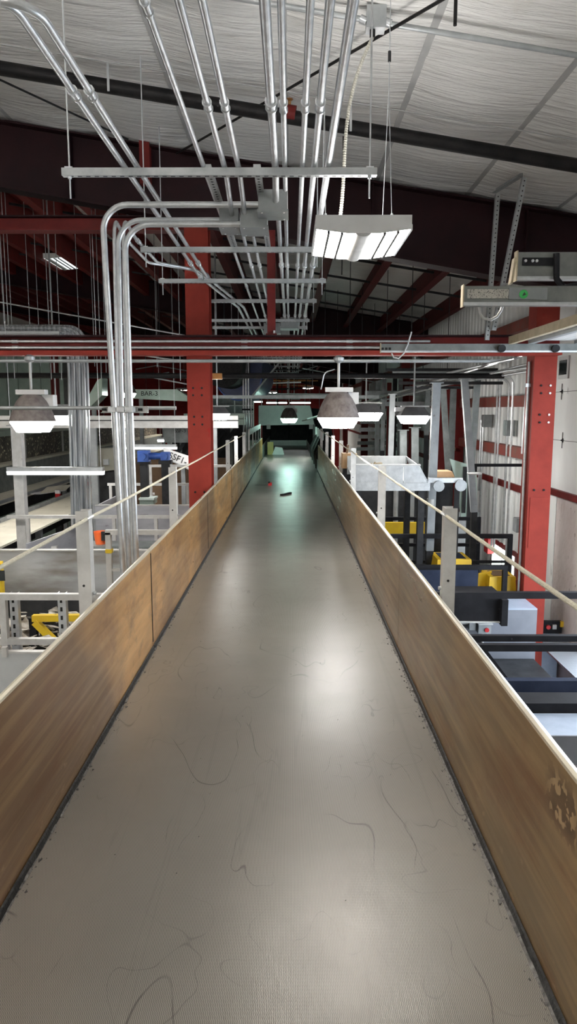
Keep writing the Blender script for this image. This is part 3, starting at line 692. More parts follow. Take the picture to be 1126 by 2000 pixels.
# bent conduits from the boxes to the vertical riser
def riser(px_pts, d, rad, r, label, xend):
    pts = [Vector((xend, d, P(*px_pts[0], d).z))]+[P(a, b, d) for a, b in px_pts]
    return conduit(fillet(pts, rad, 10), r, label, name='riser_conduit', group='riser conduits left of the conveyor')
riser([(199, 400), (222, 790), (244, 1190)], 4.82, .16, .0205, 'outermost riser conduit bending out of the nearest pull box', B1.x-.09)
riser([(230, 430), (237, 790), (256, 1190)], 4.98, .16, .0175, 'middle riser conduit with a wide bend below the outermost one', B3.x-.05)
riser([(243, 438), (254, 790), (270, 1190)], 4.90, .17, .0200, 'innermost riser conduit nearest the red column', B2.x-.08)
for i, (pa, xx) in enumerate((((222, 470), -1.335), ((240, 470), -1.25))):
    top = P(pa[0], 422, 5.35); bot = P((250, 263)[i], 1190, 5.35); mid = P((230, 247)[i], 790, 5.35)
    z = CZ+.016
    pts = fillet([bot, mid, Vector((top.x, 5.35, z)), Vector((xx, 6.0, z)), Vector((xx, 6.95, z)), Vector((-.97+.03*i, 7.35, z+.01)), Vector((-.93+.03*i, 7.62, z+.01))], .16, 6)
    conduit(pts, .0135, ['left rear riser conduit that bends back over the second trapeze','right rear riser conduit that bends back over the second trapeze'][i], [coup(xx, 6.05, z)], name='riser_conduit', group='riser conduits left of the conveyor')
for i in range(2):
    c = Vector((-.93+.05*i, 7.62+.1*i, CZ+.025)); t = thing('conduit_fitting', ['left rounded conduit fitting on the third trapeze','right rounded conduit fitting on the third trapeze'][i], 'fitting', c-Vector((0, 0, .03)), 'conduit fittings')
    part('fitting_shell', MB().tube([c+Vector((0, -.09, -.01)), c+Vector((0, -.06, 0)), c+Vector((0, .05, 0)), c+Vector((0, .08, -.01))], .03, 10, lambda i_, n: .022 if i_ in (0, n-1) else .034), galv, t)
    part('fitting_cover', MB().box(c.x-.02, c.x+.02, c.y-.05, c.y+.05, c.z-.040, c.z-.03), galv, t)
a = P(193, 800, 4.84); b = P(285, 800, 4.84)
t = thing('clamp_strut', 'short pale slotted strut clamping the riser conduits', 'strut', ((a.x+b.x)/2, 4.9, a.z))
part('strut', MB().chan((a.x, 4.905, a.z), (b.x, 4.905, b.z), .045, .04, .004, (0, -1, 0)), steel_pale, t)
for px_ in (222, 238, 254):
    q = P(px_, 800, 4.84); part('pipe_clamp', MB().box(q.x-.026, q.x+.026, 4.79, 4.885, q.z-.016, q.z+.016), galv, t)
    part('clamp_bolt', MB().cyl((q.x+.022, 4.78, q.z), (q.x+.022, 4.80, q.z), .006, 8), galv, t)
for px_ in (201, 272): q = P(px_, 800, 4.84); part('slot', MB().box(q.x-.018, q.x+.012, 4.880, 4.888, q.z-.009, q.z+.009), hole, t)
a = P(-60, 797, 5.1); b = P(348, 797, 5.1)
solo('support_tube', MB().cyl((a.x, 5.0, a.z), (b.x, 5.0, b.z), .013, 10), galv_dull, 'thin horizontal steel tube behind the riser clamp at left', 'tube')

# ================================================================ HIGH BAY LAMP
e_up2 = emit('uplight_slot', (1.0, .97, .93), 7.5)
e_up = emit('added_uplight', (1.0, .97, .93), 170)  # added upward glow on the unseen lamps, brightens the ceiling
def highbay(c, W_, L_, label, cables=True, em=None, uplight=False):
    """c: centre of the underside"""
    x, y, z = c; t = thing('highbay_lamp', label, 'lamp', (x, y, z), 'high bay lamps')
    hb = .09
    prof = [(-W_/2, .012), (-W_*.17, -.012), (W_*.17, -.012), (W_/2, .012), (W_/2, hb), (-W_/2, hb)]
    for s, nm in ((-1, 'end_cap'), (1, 'end_cap')):
        yy = y+s*L_/2
        part(nm, MB().prism([(x+p[0], yy, z+p[1]) for p in prof], (0, s*.012, 0)), white_paint, t)
    part('housing', MB().box(x-W_/2, x+W_/2, y-L_/2, y+L_/2, z+.035, z+hb), white_paint, t)
    for s in (-1, 1): part('side_rail', MB().box(x+s*W_/2-.006, x+s*W_/2+.006, y-L_/2, y+L_/2, z+.008, z+.04), white_paint, t)
    seg = MB(); n = 8; cw = W_*.085
    pr = [(cw*math.cos(math.pi+math.pi*k/n), .028*math.sin(math.pi+math.pi*k/n)-.002) for k in range(n+1)]
    part('centre_reflector', MB().prism([(x+p[0], y-L_/2, z+p[1]) for p in pr]+[(x+cw, y-L_/2, z+.02), (x-cw, y-L_/2, z+.02)], (0, L_, 0)), steel_pale, t)
    w = (W_/2-cw)/3
    for s in (-1, 1):
        for k in range(3):
            x0 = x+s*(cw+k*w+.006); x1 = x+s*(cw+(k+1)*w-.006); zz = z-.010+.022*(k+.5)/3
            part('lens', MB().box(min(x0, x1), max(x0, x1), y-L_/2+.012, y+L_/2-.012, zz+.004, zz+.012), em or e_high, t)
            if k < 2: xm = x+s*(cw+(k+1)*w); part('divider', MB().box(xm-.007, xm+.007, y-L_/2, y+L_/2, zz-.012, zz+.014), black, t)
    if uplight: part('uplight', MB().box(x-W_*.4, x+W_*.4, y-L_*.45, y+L_*.45, z+hb, z+hb+.008), e_up if not cables else e_up2, t)
    if cables:
        for sx in (-.22, .18):
            for sy in (-.25, .25):
                a = Vector((x+sx, y+sy, z+hb)); m_ = Vector((x+sx, y, z+hb+.85)); e = Vector((x+sx, y, CE(x+sx)-.02))
                part('hang_wire', MB().tube([a, m_], .0022, 5), galv, t)
            part('hang_wire', MB().tube([m_, e], .003, 5), galv, t)
            part('wire_grip', MB().cyl(m_+Vector((0, 0, .15)), m_+Vector((0, 0, .21)), .010, 8), dark_steel, t)
            for sy in (-.25, .25): part('eye_clip', MB().lathe([(.004, 0), (.014, .015), (.006, .04)], (x+sx, y+sy, z+hb), 8), galv, t)
    else:
        part('chain', MB().cyl((x, y, z+hb), (x, y, CE(x)), .006, 6), galv_dull, t)
    return t
HZ = P(709, 456, 4.4).z; n0 = P(616, 456, 4.4); n1 = P(803, 456, 4.4); fy = PZ(690, 506, HZ).y
HX = (n0.x+n1.x)/2
highbay((HX, (4.4+fy)/2, HZ+.012), n1.x-n0.x, fy-4.4, 'bright rectangular high bay lamp hanging right of the conduit rack', uplight=True)
highbay((-.4, -1.6, 1.12), .62, 1.2, 'unseen high bay lamp added above and behind the viewer', False, uplight=True)  # outside the view, added to light the belt and near ceiling
highbay((-3.6, -.6, 1.7), .62, 1.2, 'unseen high bay lamp added to the left behind the viewer', False, uplight=True)  # second unseen lamp, added to light the near bay
jb = PR(733, 42, .10)
t = thing('junction_box', 'square galvanised junction box under the ceiling above the high bay lamp', 'electrical box', (jb.x, jb.y, jb.z-.06))
part('box_body', MB().box(jb.x-.06, jb.x+.06, jb.y-.05, jb.y+.05, jb.z-.055, jb.z+.07), galv, t)
part('cover_plate', MB().box(jb.x-.063, jb.x+.063, jb.y-.057, jb.y-.05, jb.z-.058, jb.z+.073), galv_dull, t)
for s in (-1, 1): part('connector', MB().cyl((jb.x+s*.06, jb.y, jb.z), (jb.x+s*.10, jb.y, jb.z-s*.0156), .026, 10), galv, t)
part('cord_grip', MB().cyl((jb.x-.02, jb.y-.01, jb.z-.10), (jb.x-.02, jb.y-.01, jb.z-.055), .018, 8), rubber, t)
for s, nm in ((-1, 'galvanised conduit leaving the ceiling junction box to the left'), (1, 'galvanised conduit running from the ceiling junction box to the right')):
    e = jb.x+s*(2.0 if s < 0 else 2.6)
    solo('ceiling_conduit', MB().cyl((jb.x+s*.09, jb.y, jb.z-s*.014), (e, jb.y, jb.z-(e-jb.x)*.156), .0175, 10), galv_dull, nm, 'conduit', 'conduits under the ceiling')
fx = []
a = Vector((jb.x-.02, jb.y-.01, jb.z-.10)); b = Vector((HX-.13, 4.75, HZ+.09))
for k in range(160):
    u = k/159; p = a.lerp(b, u); p.x += -.10*math.sin(math.pi*u)*(1-u)*1.2; fx.append(p)
solo('flexible_conduit', MB().tube(fx, .011, 8, lambda i, n: .0125 if i % 2 else .009), flex, 'ribbed flexible conduit feeding the high bay lamp', 'conduit')
# sprinkler main and roof bracing
ym = PR(567, 223, .17).y
t = thing('sprinkler_main', 'black sprinkler main pipe crossing under the white ceiling', 'pipe', (0, ym, CE(0)-.22))
part('pipe', MB().cyl((-7, ym, CE(-7)-.17), (WX-.1, ym, CE(WX)-.19), .057, 16), black_pipe, t)
for px_ in (567, 1123):
    q = PR(px_, 223, .17); r_ = ray(px_, 223); x_ = (px_-567)/1390*ym*1.035
    part('grooved_coupling', MB().cyl((x_-.04, ym, CE(x_)-.165), (x_+.04, ym, CE(x_)-.178), .073, 14), red_dark, t)
    part('sprinkler_head', MB().lathe([(.014, 0), (.014, .05), (.03, .06), (.03, .066)], (x_-.01, ym, CE(x_)-.115), 8), copper, t)
for px_ in (672, 250):
    x_ = (px_-567)/1390*ym*1.035
    part('pipe_hanger', MB().bar((x_, ym-.062, CE(x_)-.25), (x_, ym-.062, CE(x_)-.02), .02, .006), galv, t)
def rod(a, b, r, label, m=black_pipe, name='brace_rod', group='roof brace rods', cat='rod'):
    return solo(name, MB().cyl(a, b, r, 8), m, label, cat, group)
rod(PR(345, 300, .12), PR(905, -25, .12), .011, 'dark diagonal brace rod rising to the right across the ceiling')
rod(PR(-60, 128, .12), PR(250, 272, .12), .010, 'dark diagonal brace rod at the left of the ceiling')
q = P(888, 50, 4.6); rod(q, (q.x, q.y, CE(q.x)), .011, 'short dark rod end hanging at the top right', name='hanger_rod', group='hanger rods')
q = P(675, 450, 7.0); rod((q.x-.02, 7.2, 1.3), (q.x-.02, 7.2, CE(q.x)), .006, 'thin rod hanging just left of the flexible conduit', name='hanger_rod', group='hanger rods')
q = P(680, 450, 6.0)
for i, (px_, y0, y1, d) in enumerate(((113, 120, 330, 4.6),)):
    pass

# ================================================================ OVERHEAD DOOR GEAR
TZ = P(1000, 579, 4.1).z
track_m = mat('dull_track_steel', (.13,.14,.135,1), (.20,.21,.20,1), .45, .4, 7)
def track(d, x0, x1, z, h, label, name='door_track'):
    t = thing(name, label, 'track', ((x0+x1)/2, d, z-h/2), 'overhead door tracks')
    k = 1
    part('rail', MB().chan((x0, d, z), (x1, d, z), h, .05, .004, (0, 1, 0)), track_m, t)
    part('lip', MB().box(x0, x1, d-.03, d-.024, z-h/2, z-h/2+.018), galv, t)
    part('end_tab', MB().box(x0-.003, x0+.004, d-.03, d+.025, z-h/2-.006, z+h/2+.008), tan_wood, t)
    return t
x0 = P(902, 579, 4.1).x
t1 = track(4.1, x0, WX-.05, TZ, .105, 'near overhead door track end with a green sticker')
q = P(1021, 575, 4.07)
part('sticker', MB().cyl((q.x, 4.062, q.z), (q.x, 4.0635, q.z), .024, 20), green_sticker, t1)
part('sticker_mark', MB().prism([(q.x-.008, 4.0605, q.z-.010), (q.x+.012, 4.0605, q.z-.002), (q.x+.003, 4.0605, q.z+.012)], (0, .001, 0)), ink, t1)
a = P(912, 565, 4.07); b = P(992, 583, 4.07)
part('print_label', MB().box(a.x, b.x, 4.066, 4.0675, b.z, a.z), mat('printed_label', (.50,.48,.43,1), (.40,.38,.34,1), .5, 0, 20, spots=(.03,.03,.03,1), spot_t=.56, spot_scale=190), t1)
a = P(993, 562, 4.07); b = P(1067, 585, 4.07)
part('splice_plate', MB().box(a.x, b.x, 4.064, 4.072, b.z, a.z), galv_box, t1)
z2 = P(1060, 521, 4.2).z; x2 = P(1006, 521, 4.2).x
t2 = track(4.2, x2, WX-.05, z2, .15, 'upper near door track with a black slotted bracket')
a = P(1022, 502, 4.15); b = P(1085, 517, 4.15)
part('slot_plate', MB().box(a.x, b.x, 4.165, 4.172, b.z, a.z), black, t2)
for px_ in (1028, 1042, 1050): q = P(px_, 508, 4.14); part('bolt', MB().cyl((q.x, 4.155, q.z), (q.x, 4.166, q.z), .008, 8), galv, t2)
q0 = P(1086, 495, 4.14); q1 = P(1086, 545, 4.14); q2 = P(1100, 562, 4.14); q3 = P(1135, 555, 4.1)
solo('black_strap', MB().tube(fillet([q0, q1, q2, q3], .03, 5), .018, 8), black, 'black strap curling over the upper near door track', 'strap')
s0 = P(1004, 505, 4.16); s1 = P(996, 555, 4.15)
solo('tan_strap', MB().bar(s0, s1, .012, .05, (0, 1, 0)), tan_wood, 'tan strap edge slanting between the two near door tracks', 'strap')
lp = [P(*p_, 4.13) for p_ in ((936, 597), (937, 612), (945, 622), (958, 625), (970, 618), (978, 606), (981, 597))]
solo('strap_loop', MB().tube(lp, .008, 8), steel_pale, 'pale strap loop hanging below the near door track', 'strap')
z3 = P(900, 681, 7.9).z; x3 = P(741, 681, 7.9).x
t3 = track(7.84, x3, WX-.05, z3, .09, 'far overhead door track in front of the red cross beam')
for px_ in (747, 754, 761): q = P(px_, 681, 7.8); part('slot', MB().box(q.x-.012, q.x+.012, 7.806, 7.812, q.z-.012, q.z+.012), hole, t3)
for px_ in (978, 1083): q = P(px_, 681, 7.8); part('roller', MB().cyl((q.x, 7.76, q.z), (q.x, 7.81, q.z), .04, 14), dark_steel, t3)
q = [P(*p_, 7.80) for p_ in ((803, 648), (796, 672), (788, 690), (778, 700), (768, 698), (764, 690))]
solo('loose_cable', MB().tube(q, .008, 6), steel_pale, 'pale loose cable drooping over the far door track', 'cable')
def perf(a, b, label):
    t = thing('perforated_angle', label, 'angle iron', b if b.z < a.z else a, 'perforated angle hangers')
    part('angle_bar', MB().angle(a, b, .045, .045, .004, (0, 1, 0)), galv_dull, t)
    dv = (b-a); L_ = dv.length; dv.normalize(); u = dv.cross(Vector((0, 1, 0))).normalized(); mb = MB(); k = .03
    while k < L_-.02:
        c = a+dv*k+u*.024; mb.cyl(c+Vector((0, -.0035, 0)), c+Vector((0, .0005, 0)), .0065, 6); k += .045
    part('hole_row', mb, hole, t, kind='stuff')
A0 = P(968, 378, 7.75); A1 = P(947, 664, 7.75); B0 = P(1020, 346, 7.3); B1_ = P(960, 645, 7.7)
perf(A0, A1, 'upright perforated angle hanger carrying the far door track'); perf(B0, B1_, 'slanted perforated angle hanger beside the upright one')
solo('angle_link', MB().angle(A0, B0, .05, .05, .004), galv_dull, 'short perforated angle joining the hanger tops at the ceiling', 'angle iron')
# door leaf lying open under the roof
dz0 = z3+.055
dr = thing('door_1', None, None, (2.9, 6, dz0), kind='structure')
x = P(1001, 652, 7.8).x
part('leading_edge', MB().box(x-.05, x, 4.2, 7.78, dz0-.02, dz0+.06), tan_wood, dr)
for i in range(2):
    x0_, x1_ = x+i*.49, x+(i+1)*.49-.008
    p = part('door_panel', MB().box(x0_, x1_, 4.2, 7.78, dz0+.02, dz0+.06), white_paint, dr)
    part('stiffening_rib', MB().box(x0_+.16, x0_+.22, 4.2, 7.78, dz0-.015, dz0+.02), steel_grey, p)

# ================================================================ DOME LAMPS
def hang_stem(t, x, y, z0, z1):
    part('stem', MB().cyl((x, y, z0), (x, y, z1), .013, 10), steel_pale, t)
    part('stem_fitting', MB().lathe([(.02, 0), (.05, .02), (.05, .05), (.02, .07)], (x, y, z1-.02), 12), galv_dull, t)
def dome_lamp(x, y, zr, R, label, em=None, stem=None, plate=True):
    """zr: height of the reflector rim"""
    t = thing('dome_lamp', label, 'lamp', (x, y, zr-.11), 'dome lamps hanging over the hall'); k = R/.21
    prof = [(.075*k, .245*k), (.105*k, .225*k), (.14*k, .18*k), (.17*k, .12*k), (.195*k, .05*k), (.208*k, .008*k), (.213*k, 0), (.205*k, -.004*k), (.195*k, .0), (.16*k, .10*k), (.07*k, .20*k)]
    part('reflector', MB().lathe(prof, (x, y, zr), 36), lamp_dome, t)
    part('lens', MB().lathe([(.20*k, -.004*k), (.205*k, -.012*k), (.150*k, -.105*k), (.02*k, -.108*k)], (x, y, zr), 36), em or e_dome, t)
    if plate:
        part('mount_plate', MB().box(x-.13*k, x+.14*k, y-.05*k, y+.05*k, zr+.245*k, zr+.29*k), white_paint, t)
        part('ballast_box', MB().box(x+.10*k, x+.20*k, y+.0, y+.12*k, zr+.13*k, zr+.243*k), white_paint, t)
    if stem: hang_stem(t, x, y, zr+.28*k, stem)
    return t
def rect_lamp(x, y, zr, w, label, em=None, top=None, flip=1):
    t = thing('box_lamp', label, 'lamp', (x, y, zr-.1), 'rectangular lamps hanging over the hall'); h = w*.5; dp = w*.5
    def frus(w0, d0, z0, w1, d1, z1):
        return MB().add([(x-w0/2, y-d0/2, z0), (x+w0/2, y-d0/2, z0), (x+w0/2, y+d0/2, z0), (x-w0/2, y+d0/2, z0), (x-w1/2, y-d1/2, z1), (x+w1/2, y-d1/2, z1), (x+w1/2, y+d1/2, z1), (x-w1/2, y+d1/2, z1)], [(0,3,2,1),(4,5,6,7),(0,1,5,4),(1,2,6,5),(2,3,7,6),(3,0,4,7)])
    part('reflector', frus(w, dp*1.6, zr, w*.62, dp*.8, zr+h*.55), mat_dark_lamp, t, smooth=False)
    part('lens', frus(w*.72, dp*1.2, zr-w*.26, w*1.0, dp*1.6, zr-.004), em or e_dome, t, smooth=False)
    part('mount_bar', MB().box(x-w*.42, x+w*.5, y-.04, y+.04, zr+h*.57, zr+h*.66), steel_pale, t)
    part('ballast_box', MB().box(x-flip*w*.62, x-flip*w*.30, y-.06, y+.05, zr+h*.28, zr+h*.56) if flip > 0 else MB().box(x+w*.30, x+w*.62, y-.06, y+.05, zr+h*.28, zr+h*.56), white_paint, t)
    part('stem', MB().cyl((x, y, zr+h*.6), (x, y, top or CE(x)), .012, 8), galv_dull, t)
    return t
mat_dark_lamp = mat('dark_lamp_reflector', (.10,.10,.105,1), (.15,.15,.155,1), .5, .2, 8)
# conduit that carries the near lamps
LY = 6.95; lz = P(300, 705, LY).z
solo('lamp_conduit', MB().cyl((-7.5, LY, lz), (1.9, LY, lz-.0), .0165, 10), galv_dull, 'straight horizontal conduit carrying the two near dome lamps', 'conduit')
q = P(660, 815, LY); dome_lamp(q.x, LY, q.z, .206, 'bright dusty dome lamp hanging right of the conveyor', stem=lz)
q = P(58, 822, 6.75); dome_lamp(q.x, LY-.12, P(58, 822, LY-.12).z, .212, 'bright dusty dome lamp at the far left of the picture', stem=lz)
lo_ = P(653, 740, LY); solo('lamp_whip', MB().tube(fillet([lo_+Vector((-.0, 0, .09)), lo_+Vector((-.10, 0, .06)), lo_+Vector((-.13, 0, -.10))], .06, 5), .006, 8), galv, 'thin curved cable feeding the right dome lamp', 'cable')
q = P(564, 817, 21.5); dome_lamp(q.x, 21.5, q.z, .262, 'small far dome lamp hanging over the conveyor before the hood', e_green, stem=CE(q.x))
q = P(807, 812, 10); rect_lamp(q.x, 10, q.z, .42, 'rectangular lamp in front of the grey posts at right', top=.75)
q = P(714, 806, 11.5); rect_lamp(q.x, 11.5, q.z, .50, 'rectangular lamp partly behind the right dome lamp', top=.75)
q = P(424, 808, 12); rect_lamp(q.x, 12, q.z, .40, 'rectangular lamp just right of the red column')
q = P(110, 812, 10.5); rect_lamp(q.x, 10.5, q.z, .50, 'rectangular lamp behind the left dome lamp', flip=-1)
q = P(62, 780, 11); dome_lamp(q.x, 17.5, P(62, 768, 17.5).z, .21, 'pale glowing lamp high above the left dome lamp', e_cool, stem=3.2, plate=False)
# strip fixtures
def strip_lamp(pa, pb, d, label, m, rods=True):
    a = P(*pa, d); b = P(*pb, d); t = thing('strip_lamp', label, 'lamp', ((a.x+b.x)/2, d, a.z-.06), 'strip lamps')
    part('housing', MB().box(a.x, b.x, d-.05, d+.05, a.z, a.z+.05), galv_dull, t)
    part('diffuser', MB().prism([(a.x, d-.06, a.z), (a.x, d+.06, a.z), (a.x, d+.045, a.z-.045), (a.x, d-.045, a.z-.045)], (b.x-a.x, 0, 0)), m, t)
    if rods:
        for x in (a.x+.06, b.x-.03): part('rod', MB().cyl((x, d, a.z+.05), (x, d, CE(x)), .004, 6), galv, t)
e_soft = emit('soft_strip', (.93, 1.0, 1.0), .9)
strip_lamp((16, 920), (202, 920), 8.7, 'long pale strip lamp at the far left below the dome lamp', e_soft)
strip_lamp((232, 873), (345, 873), 13.5, 'pale strip lamp behind the riser conduits', e_soft)
strip_lamp((308, 859), (400, 859), 17, 'glowing strip lamp behind the red column', e_cool)
strip_lamp((520, 786), (560, 786), 33, 'glowing far strip lamp above the hood, left one', e_cool)
strip_lamp((566, 786), (606, 786), 33, 'glowing far strip lamp above the hood, right one', e_cool)
strip_lamp((492, 784), (512, 784), 33, 'glowing far strip lamp left of the hood', e_cool)

# ================================================================ LEFT SIDE
def rail_set(x0, x1, d, z0, z1, xs, label, w=.045, m=steel_pale, extra=(), foot=None, g='pale tube railings'):
    t = thing('tube_railing', label, 'railing', ((x0+x1)/2, d, foot if foot is not None else z0-.6), g)
    for z in (z1,)+tuple(extra): part('rail', MB().box(x0, x1, d-w/2, d+w/2, z-w/2, z+w/2), m, t)
    for x in xs: part('post', MB().box(x-w/2, x+w/2, d-w/2-.002, d+w/2+.002, foot if foot is not None else z0, z1-w/2), m, t)
    return t
# near left railing and sheet (d about 5)
z1 = P(100, 1165, 5).z; z2 = P(100, 1252, 5).z
xa, xb = P(-60, 1165, 5).x, XL-.14
rail_set(xa, xb, 5.0, z2, z1, [P(8, 1200, 5).x], 'nearest pale square tube railing at the lower left', extra=(z2,), foot=-2.6)
for i, px_ in enumerate((31, 124)):
    c = P(px_, 1210, 5.12)
    t = thing('slotted_post', ['left slotted steel post behind the near railing','right slotted steel post behind the near railing'][i], 'post', (c.x, 5.12, -2.6), 'slotted posts')
    part('channel', MB().chan((c.x, 5.12, -2.6), (c.x, 5.12, z1-.0), .06, .05, .004, (0, 1, 0)), galv, t)
    z = -1.85
    while z < z1-.03: part('slot', MB().box(c.x-.012, c.x+.004, 5.092, 5.096, z-.016, z+.016), hole, t); z += .065
zc = P(60, 1271, 4.85).z
t = thing('chute_sheet', 'flat grey steel sheet below the near left railing', 'sheet', (-2, 4.8, -3.2))
part('plate', MB().box(xa-.5, XL-.14, 4.80, 4.815, -3.4, zc), mat('plain_grey_sheet', (.42,.44,.45,1), (.50,.52,.53,1), .5, .1, 3, bump=.04, spots=(.30,.31,.32,1), spot_t=.7), t); part('top_lip', MB().box(xa-.5, XL-.14, 4.79, 4.84, zc, zc+.012), steel_pale, t)
part('clip', MB().box(P(6, 1270, 4.8).x, P(16, 1270, 4.8).x, 4.77, 4.80, zc-.02, zc+.05), steel_pale, t)
# platform that carries these
t = thing('sorting_platform', 'grey steel platform under the left sorting lines', 'platform', (-4.6, 7, -5))
part('deck', MB().box(-3.55, -1.25, 4.84, 11.3, -2.62, -2.55), dark_steel, t)
for x in (-3.4, -1.4):
    for y in (5.0, 8.2, 11.1): part('leg', MB().box(x-.06, x+.06, y-.06, y+.06, -5, -2.62), steel_grey, t)
# yellow frame and waste paper behind the near railing
a = P(64, 1207, 6.0); b = P(180, 1204, 6.0); c = P(120, 1262, 6.0)
t = thing('yellow_brace', 'yellow steel brace frame over the waste paper at lower left', 'frame', (a.x, 6, -2.55))
part('top_bar', MB().bar(a, (XL-.2, 6.0, b.z), .055), yellow_steel, t); part('diagonal', MB().bar(a+Vector((.02, -.01, -.03)), a+Vector((.75, -.01, -.82)), .055), yellow_steel, t)
part('post', MB().box(a.x-.03, a.x+.03, 5.98, 6.04, -2.55, a.z), black, t)
rnd = random.Random(9)
def scrap_pile(x0, x1, y0, y1, z, n, label, m=paper):
    mb = MB()
    for i in range(n):
        x = x0+(x1-x0)*rnd.random(); y = y0+(y1-y0)*rnd.random(); s = .04+.09*rnd.random(); zz = z+.10*rnd.random()
        u = Vector((rnd.uniform(-1,1), rnd.uniform(-1,1), rnd.uniform(-.5,.5))).normalized(); w = u.cross(Vector((rnd.uniform(-.4,.4), rnd.uniform(-.4,.4), 1))).normalized()
        c = Vector((x, y, zz)); mb.prism([c+u*s, c+w*s*.8, c-u*s*.9, c-w*s*.7], (0, 0, .006))
    solo('waste_paper', mb, m, label, 'paper', kind='stuff')
scrap_pile(-2.6, XL-.25, 5.6, 6.7, -2.0, 220, 'loose waste paper behind the near left railing')
t = thing('paper_bin', 'dark bin holding waste paper behind the yellow brace', 'bin', (-1.8, 6.2, -2.55))
part('bin_body', MB().box(-2.7, XL-.22, 5.55, 6.75, -2.55, -2.02), black, t); part('bin_rim', MB().box(-2.72, XL-.21, 5.53, 5.56, -2.10, -2.0), steel_grey, t)
# dark belt strip and the stained grey chute side (d about 7)
a = P(30, 1168, 6.9); b = P(0, 1196, 6.9)
solo('dark_conveyor_sheet', MB().box(-3.2, XL-.2, 6.85, 6.88, b.z-.03, a.z+.05), dark_steel, 'dark grey sheet strip below the stained chute side', 'sheet')
z0, z1 = P(0, 1160, 7).z, P(0, 1076, 7).z; x0 = P(8, 1100, 7).x
t = thing('stained_chute', 'grey steel chute side with a brown stain and flaking top', 'chute', (-2.3, 7, z0))
part('plate', MB().box(x0-1.2, XL-.2, 7.0, 7.02, z0, z1), steel_stain, t); part('top_edge', MB().box(x0-1.2, XL-.2, 6.99, 7.05, z1, z1+.012), steel_pale, t)
part('leg', MB().box(x0+.1, x0+.18, 7.02, 7.10, -2.55, z0), steel_grey, t); part('leg', MB().box(-1.2, -1.12, 7.02, 7.10, -2.55, z0), steel_grey, t)
a = P(-2, 1100, 6.7); b = P(9, 1190, 6.7)
t = thing('yellow_cabinet', 'ochre yellow panel at the very left edge', 'panel', (a.x, 6.7, b.z))
part('panel', MB().box(a.x-.5, b.x, 6.68, 6.72, b.z-.3, a.z), yellow_steel, t); q = P(4, 1125, 6.66); part('window_pane', MB().box(q.x-.3, q.x+.02, 6.67, 6.68, q.z-.05, q.z+.05), glass_dark, t); part('post', MB().box(a.x-.1, a.x, 6.72, 6.8, -2.55, a.z), yellow_steel, t)
p0 = P(211, 1040, 6.6); p1 = P(211, 1165, 6.6)
t = thing('short_railing', 'worn pale railing post and bar beside the riser conduits', 'railing', (p0.x, 6.6, p1.z), 'pale tube railings')
part('post', MB().box(p0.x-.025, p0.x+.025, 6.58, 6.63, -2.55, p0.z), steel_pale, t); part('rail', MB().box(p0.x-.025, XL-.2, 6.58, 6.63, p0.z-.02, p0.z+.025), steel_pale, t)
q = P(211, 1078, 6.56); part('yellow_tape', MB().box(q.x-.03, q.x+.03, 6.572, 6.638, q.z-.015, q.z+.02), yellow_steel, t)
q = P(230, 1113, 6.6); part('lower_rail', MB().box(p0.x+.02, XL-.2, 6.59, 6.62, q.z-.012, q.z+.012), steel_pale, t)
q = P(196, 1050, 7.8)
t = thing('orange_bucket', 'small orange red bucket on a ledge beside the riser conduits', 'bucket', (q.x, 7.8, q.z-.08))
part('bucket_body', MB().lathe([(.055, 0), (.075, .14), (.07, .14), (.05, .02)], (q.x, 7.8, q.z-.07), 14), orange, t); part('handle', MB().box(q.x+.03, q.x+.09, 7.72, 7.76, q.z-.02, q.z+.08), rubber, t)
t = thing('ledge', 'narrow dark ledge under the orange bucket', 'ledge', (q.x, 7.8, q.z-.1)); part('shelf', MB().box(q.x-.2, XL-.3, 7.65, 8.0, q.z-.095, q.z-.072), steel_mid, t); part('bracket', MB().box(q.x-.19, q.x-.15, 7.66, 7.70, -2.55, q.z-.095), steel_mid, t)
# second railing (d about 8.6)
z1 = P(100, 1013, 8.6).z
xs = [P(p_, 1030, 8.6).x for p_ in (46, 217, 300)]
rail_set(P(5, 1013, 8.6).x, P(372, 1013, 8.6).x, 8.75, z1-.5, z1, xs, 'second pale tube railing at left, level with the first rope post', .04, foot=-2.55)
# square box column at the far left
a = P(30, 832, 8.9); b = P(38, 1075, 8.9)
t = thing('box_column', 'square grey box column at the far left standing on the platform', 'column', (a.x, 8.95, -2.55)); part('shaft', MB().box(a.x-.06, a.x+.06, 8.90, 9.02, -2.55, a.z), steel_pale, t); part('cap_plate', MB().box(a.x-.10, a.x+.10, 8.86, 9.06, a.z, a.z+.012), steel_grey, t)
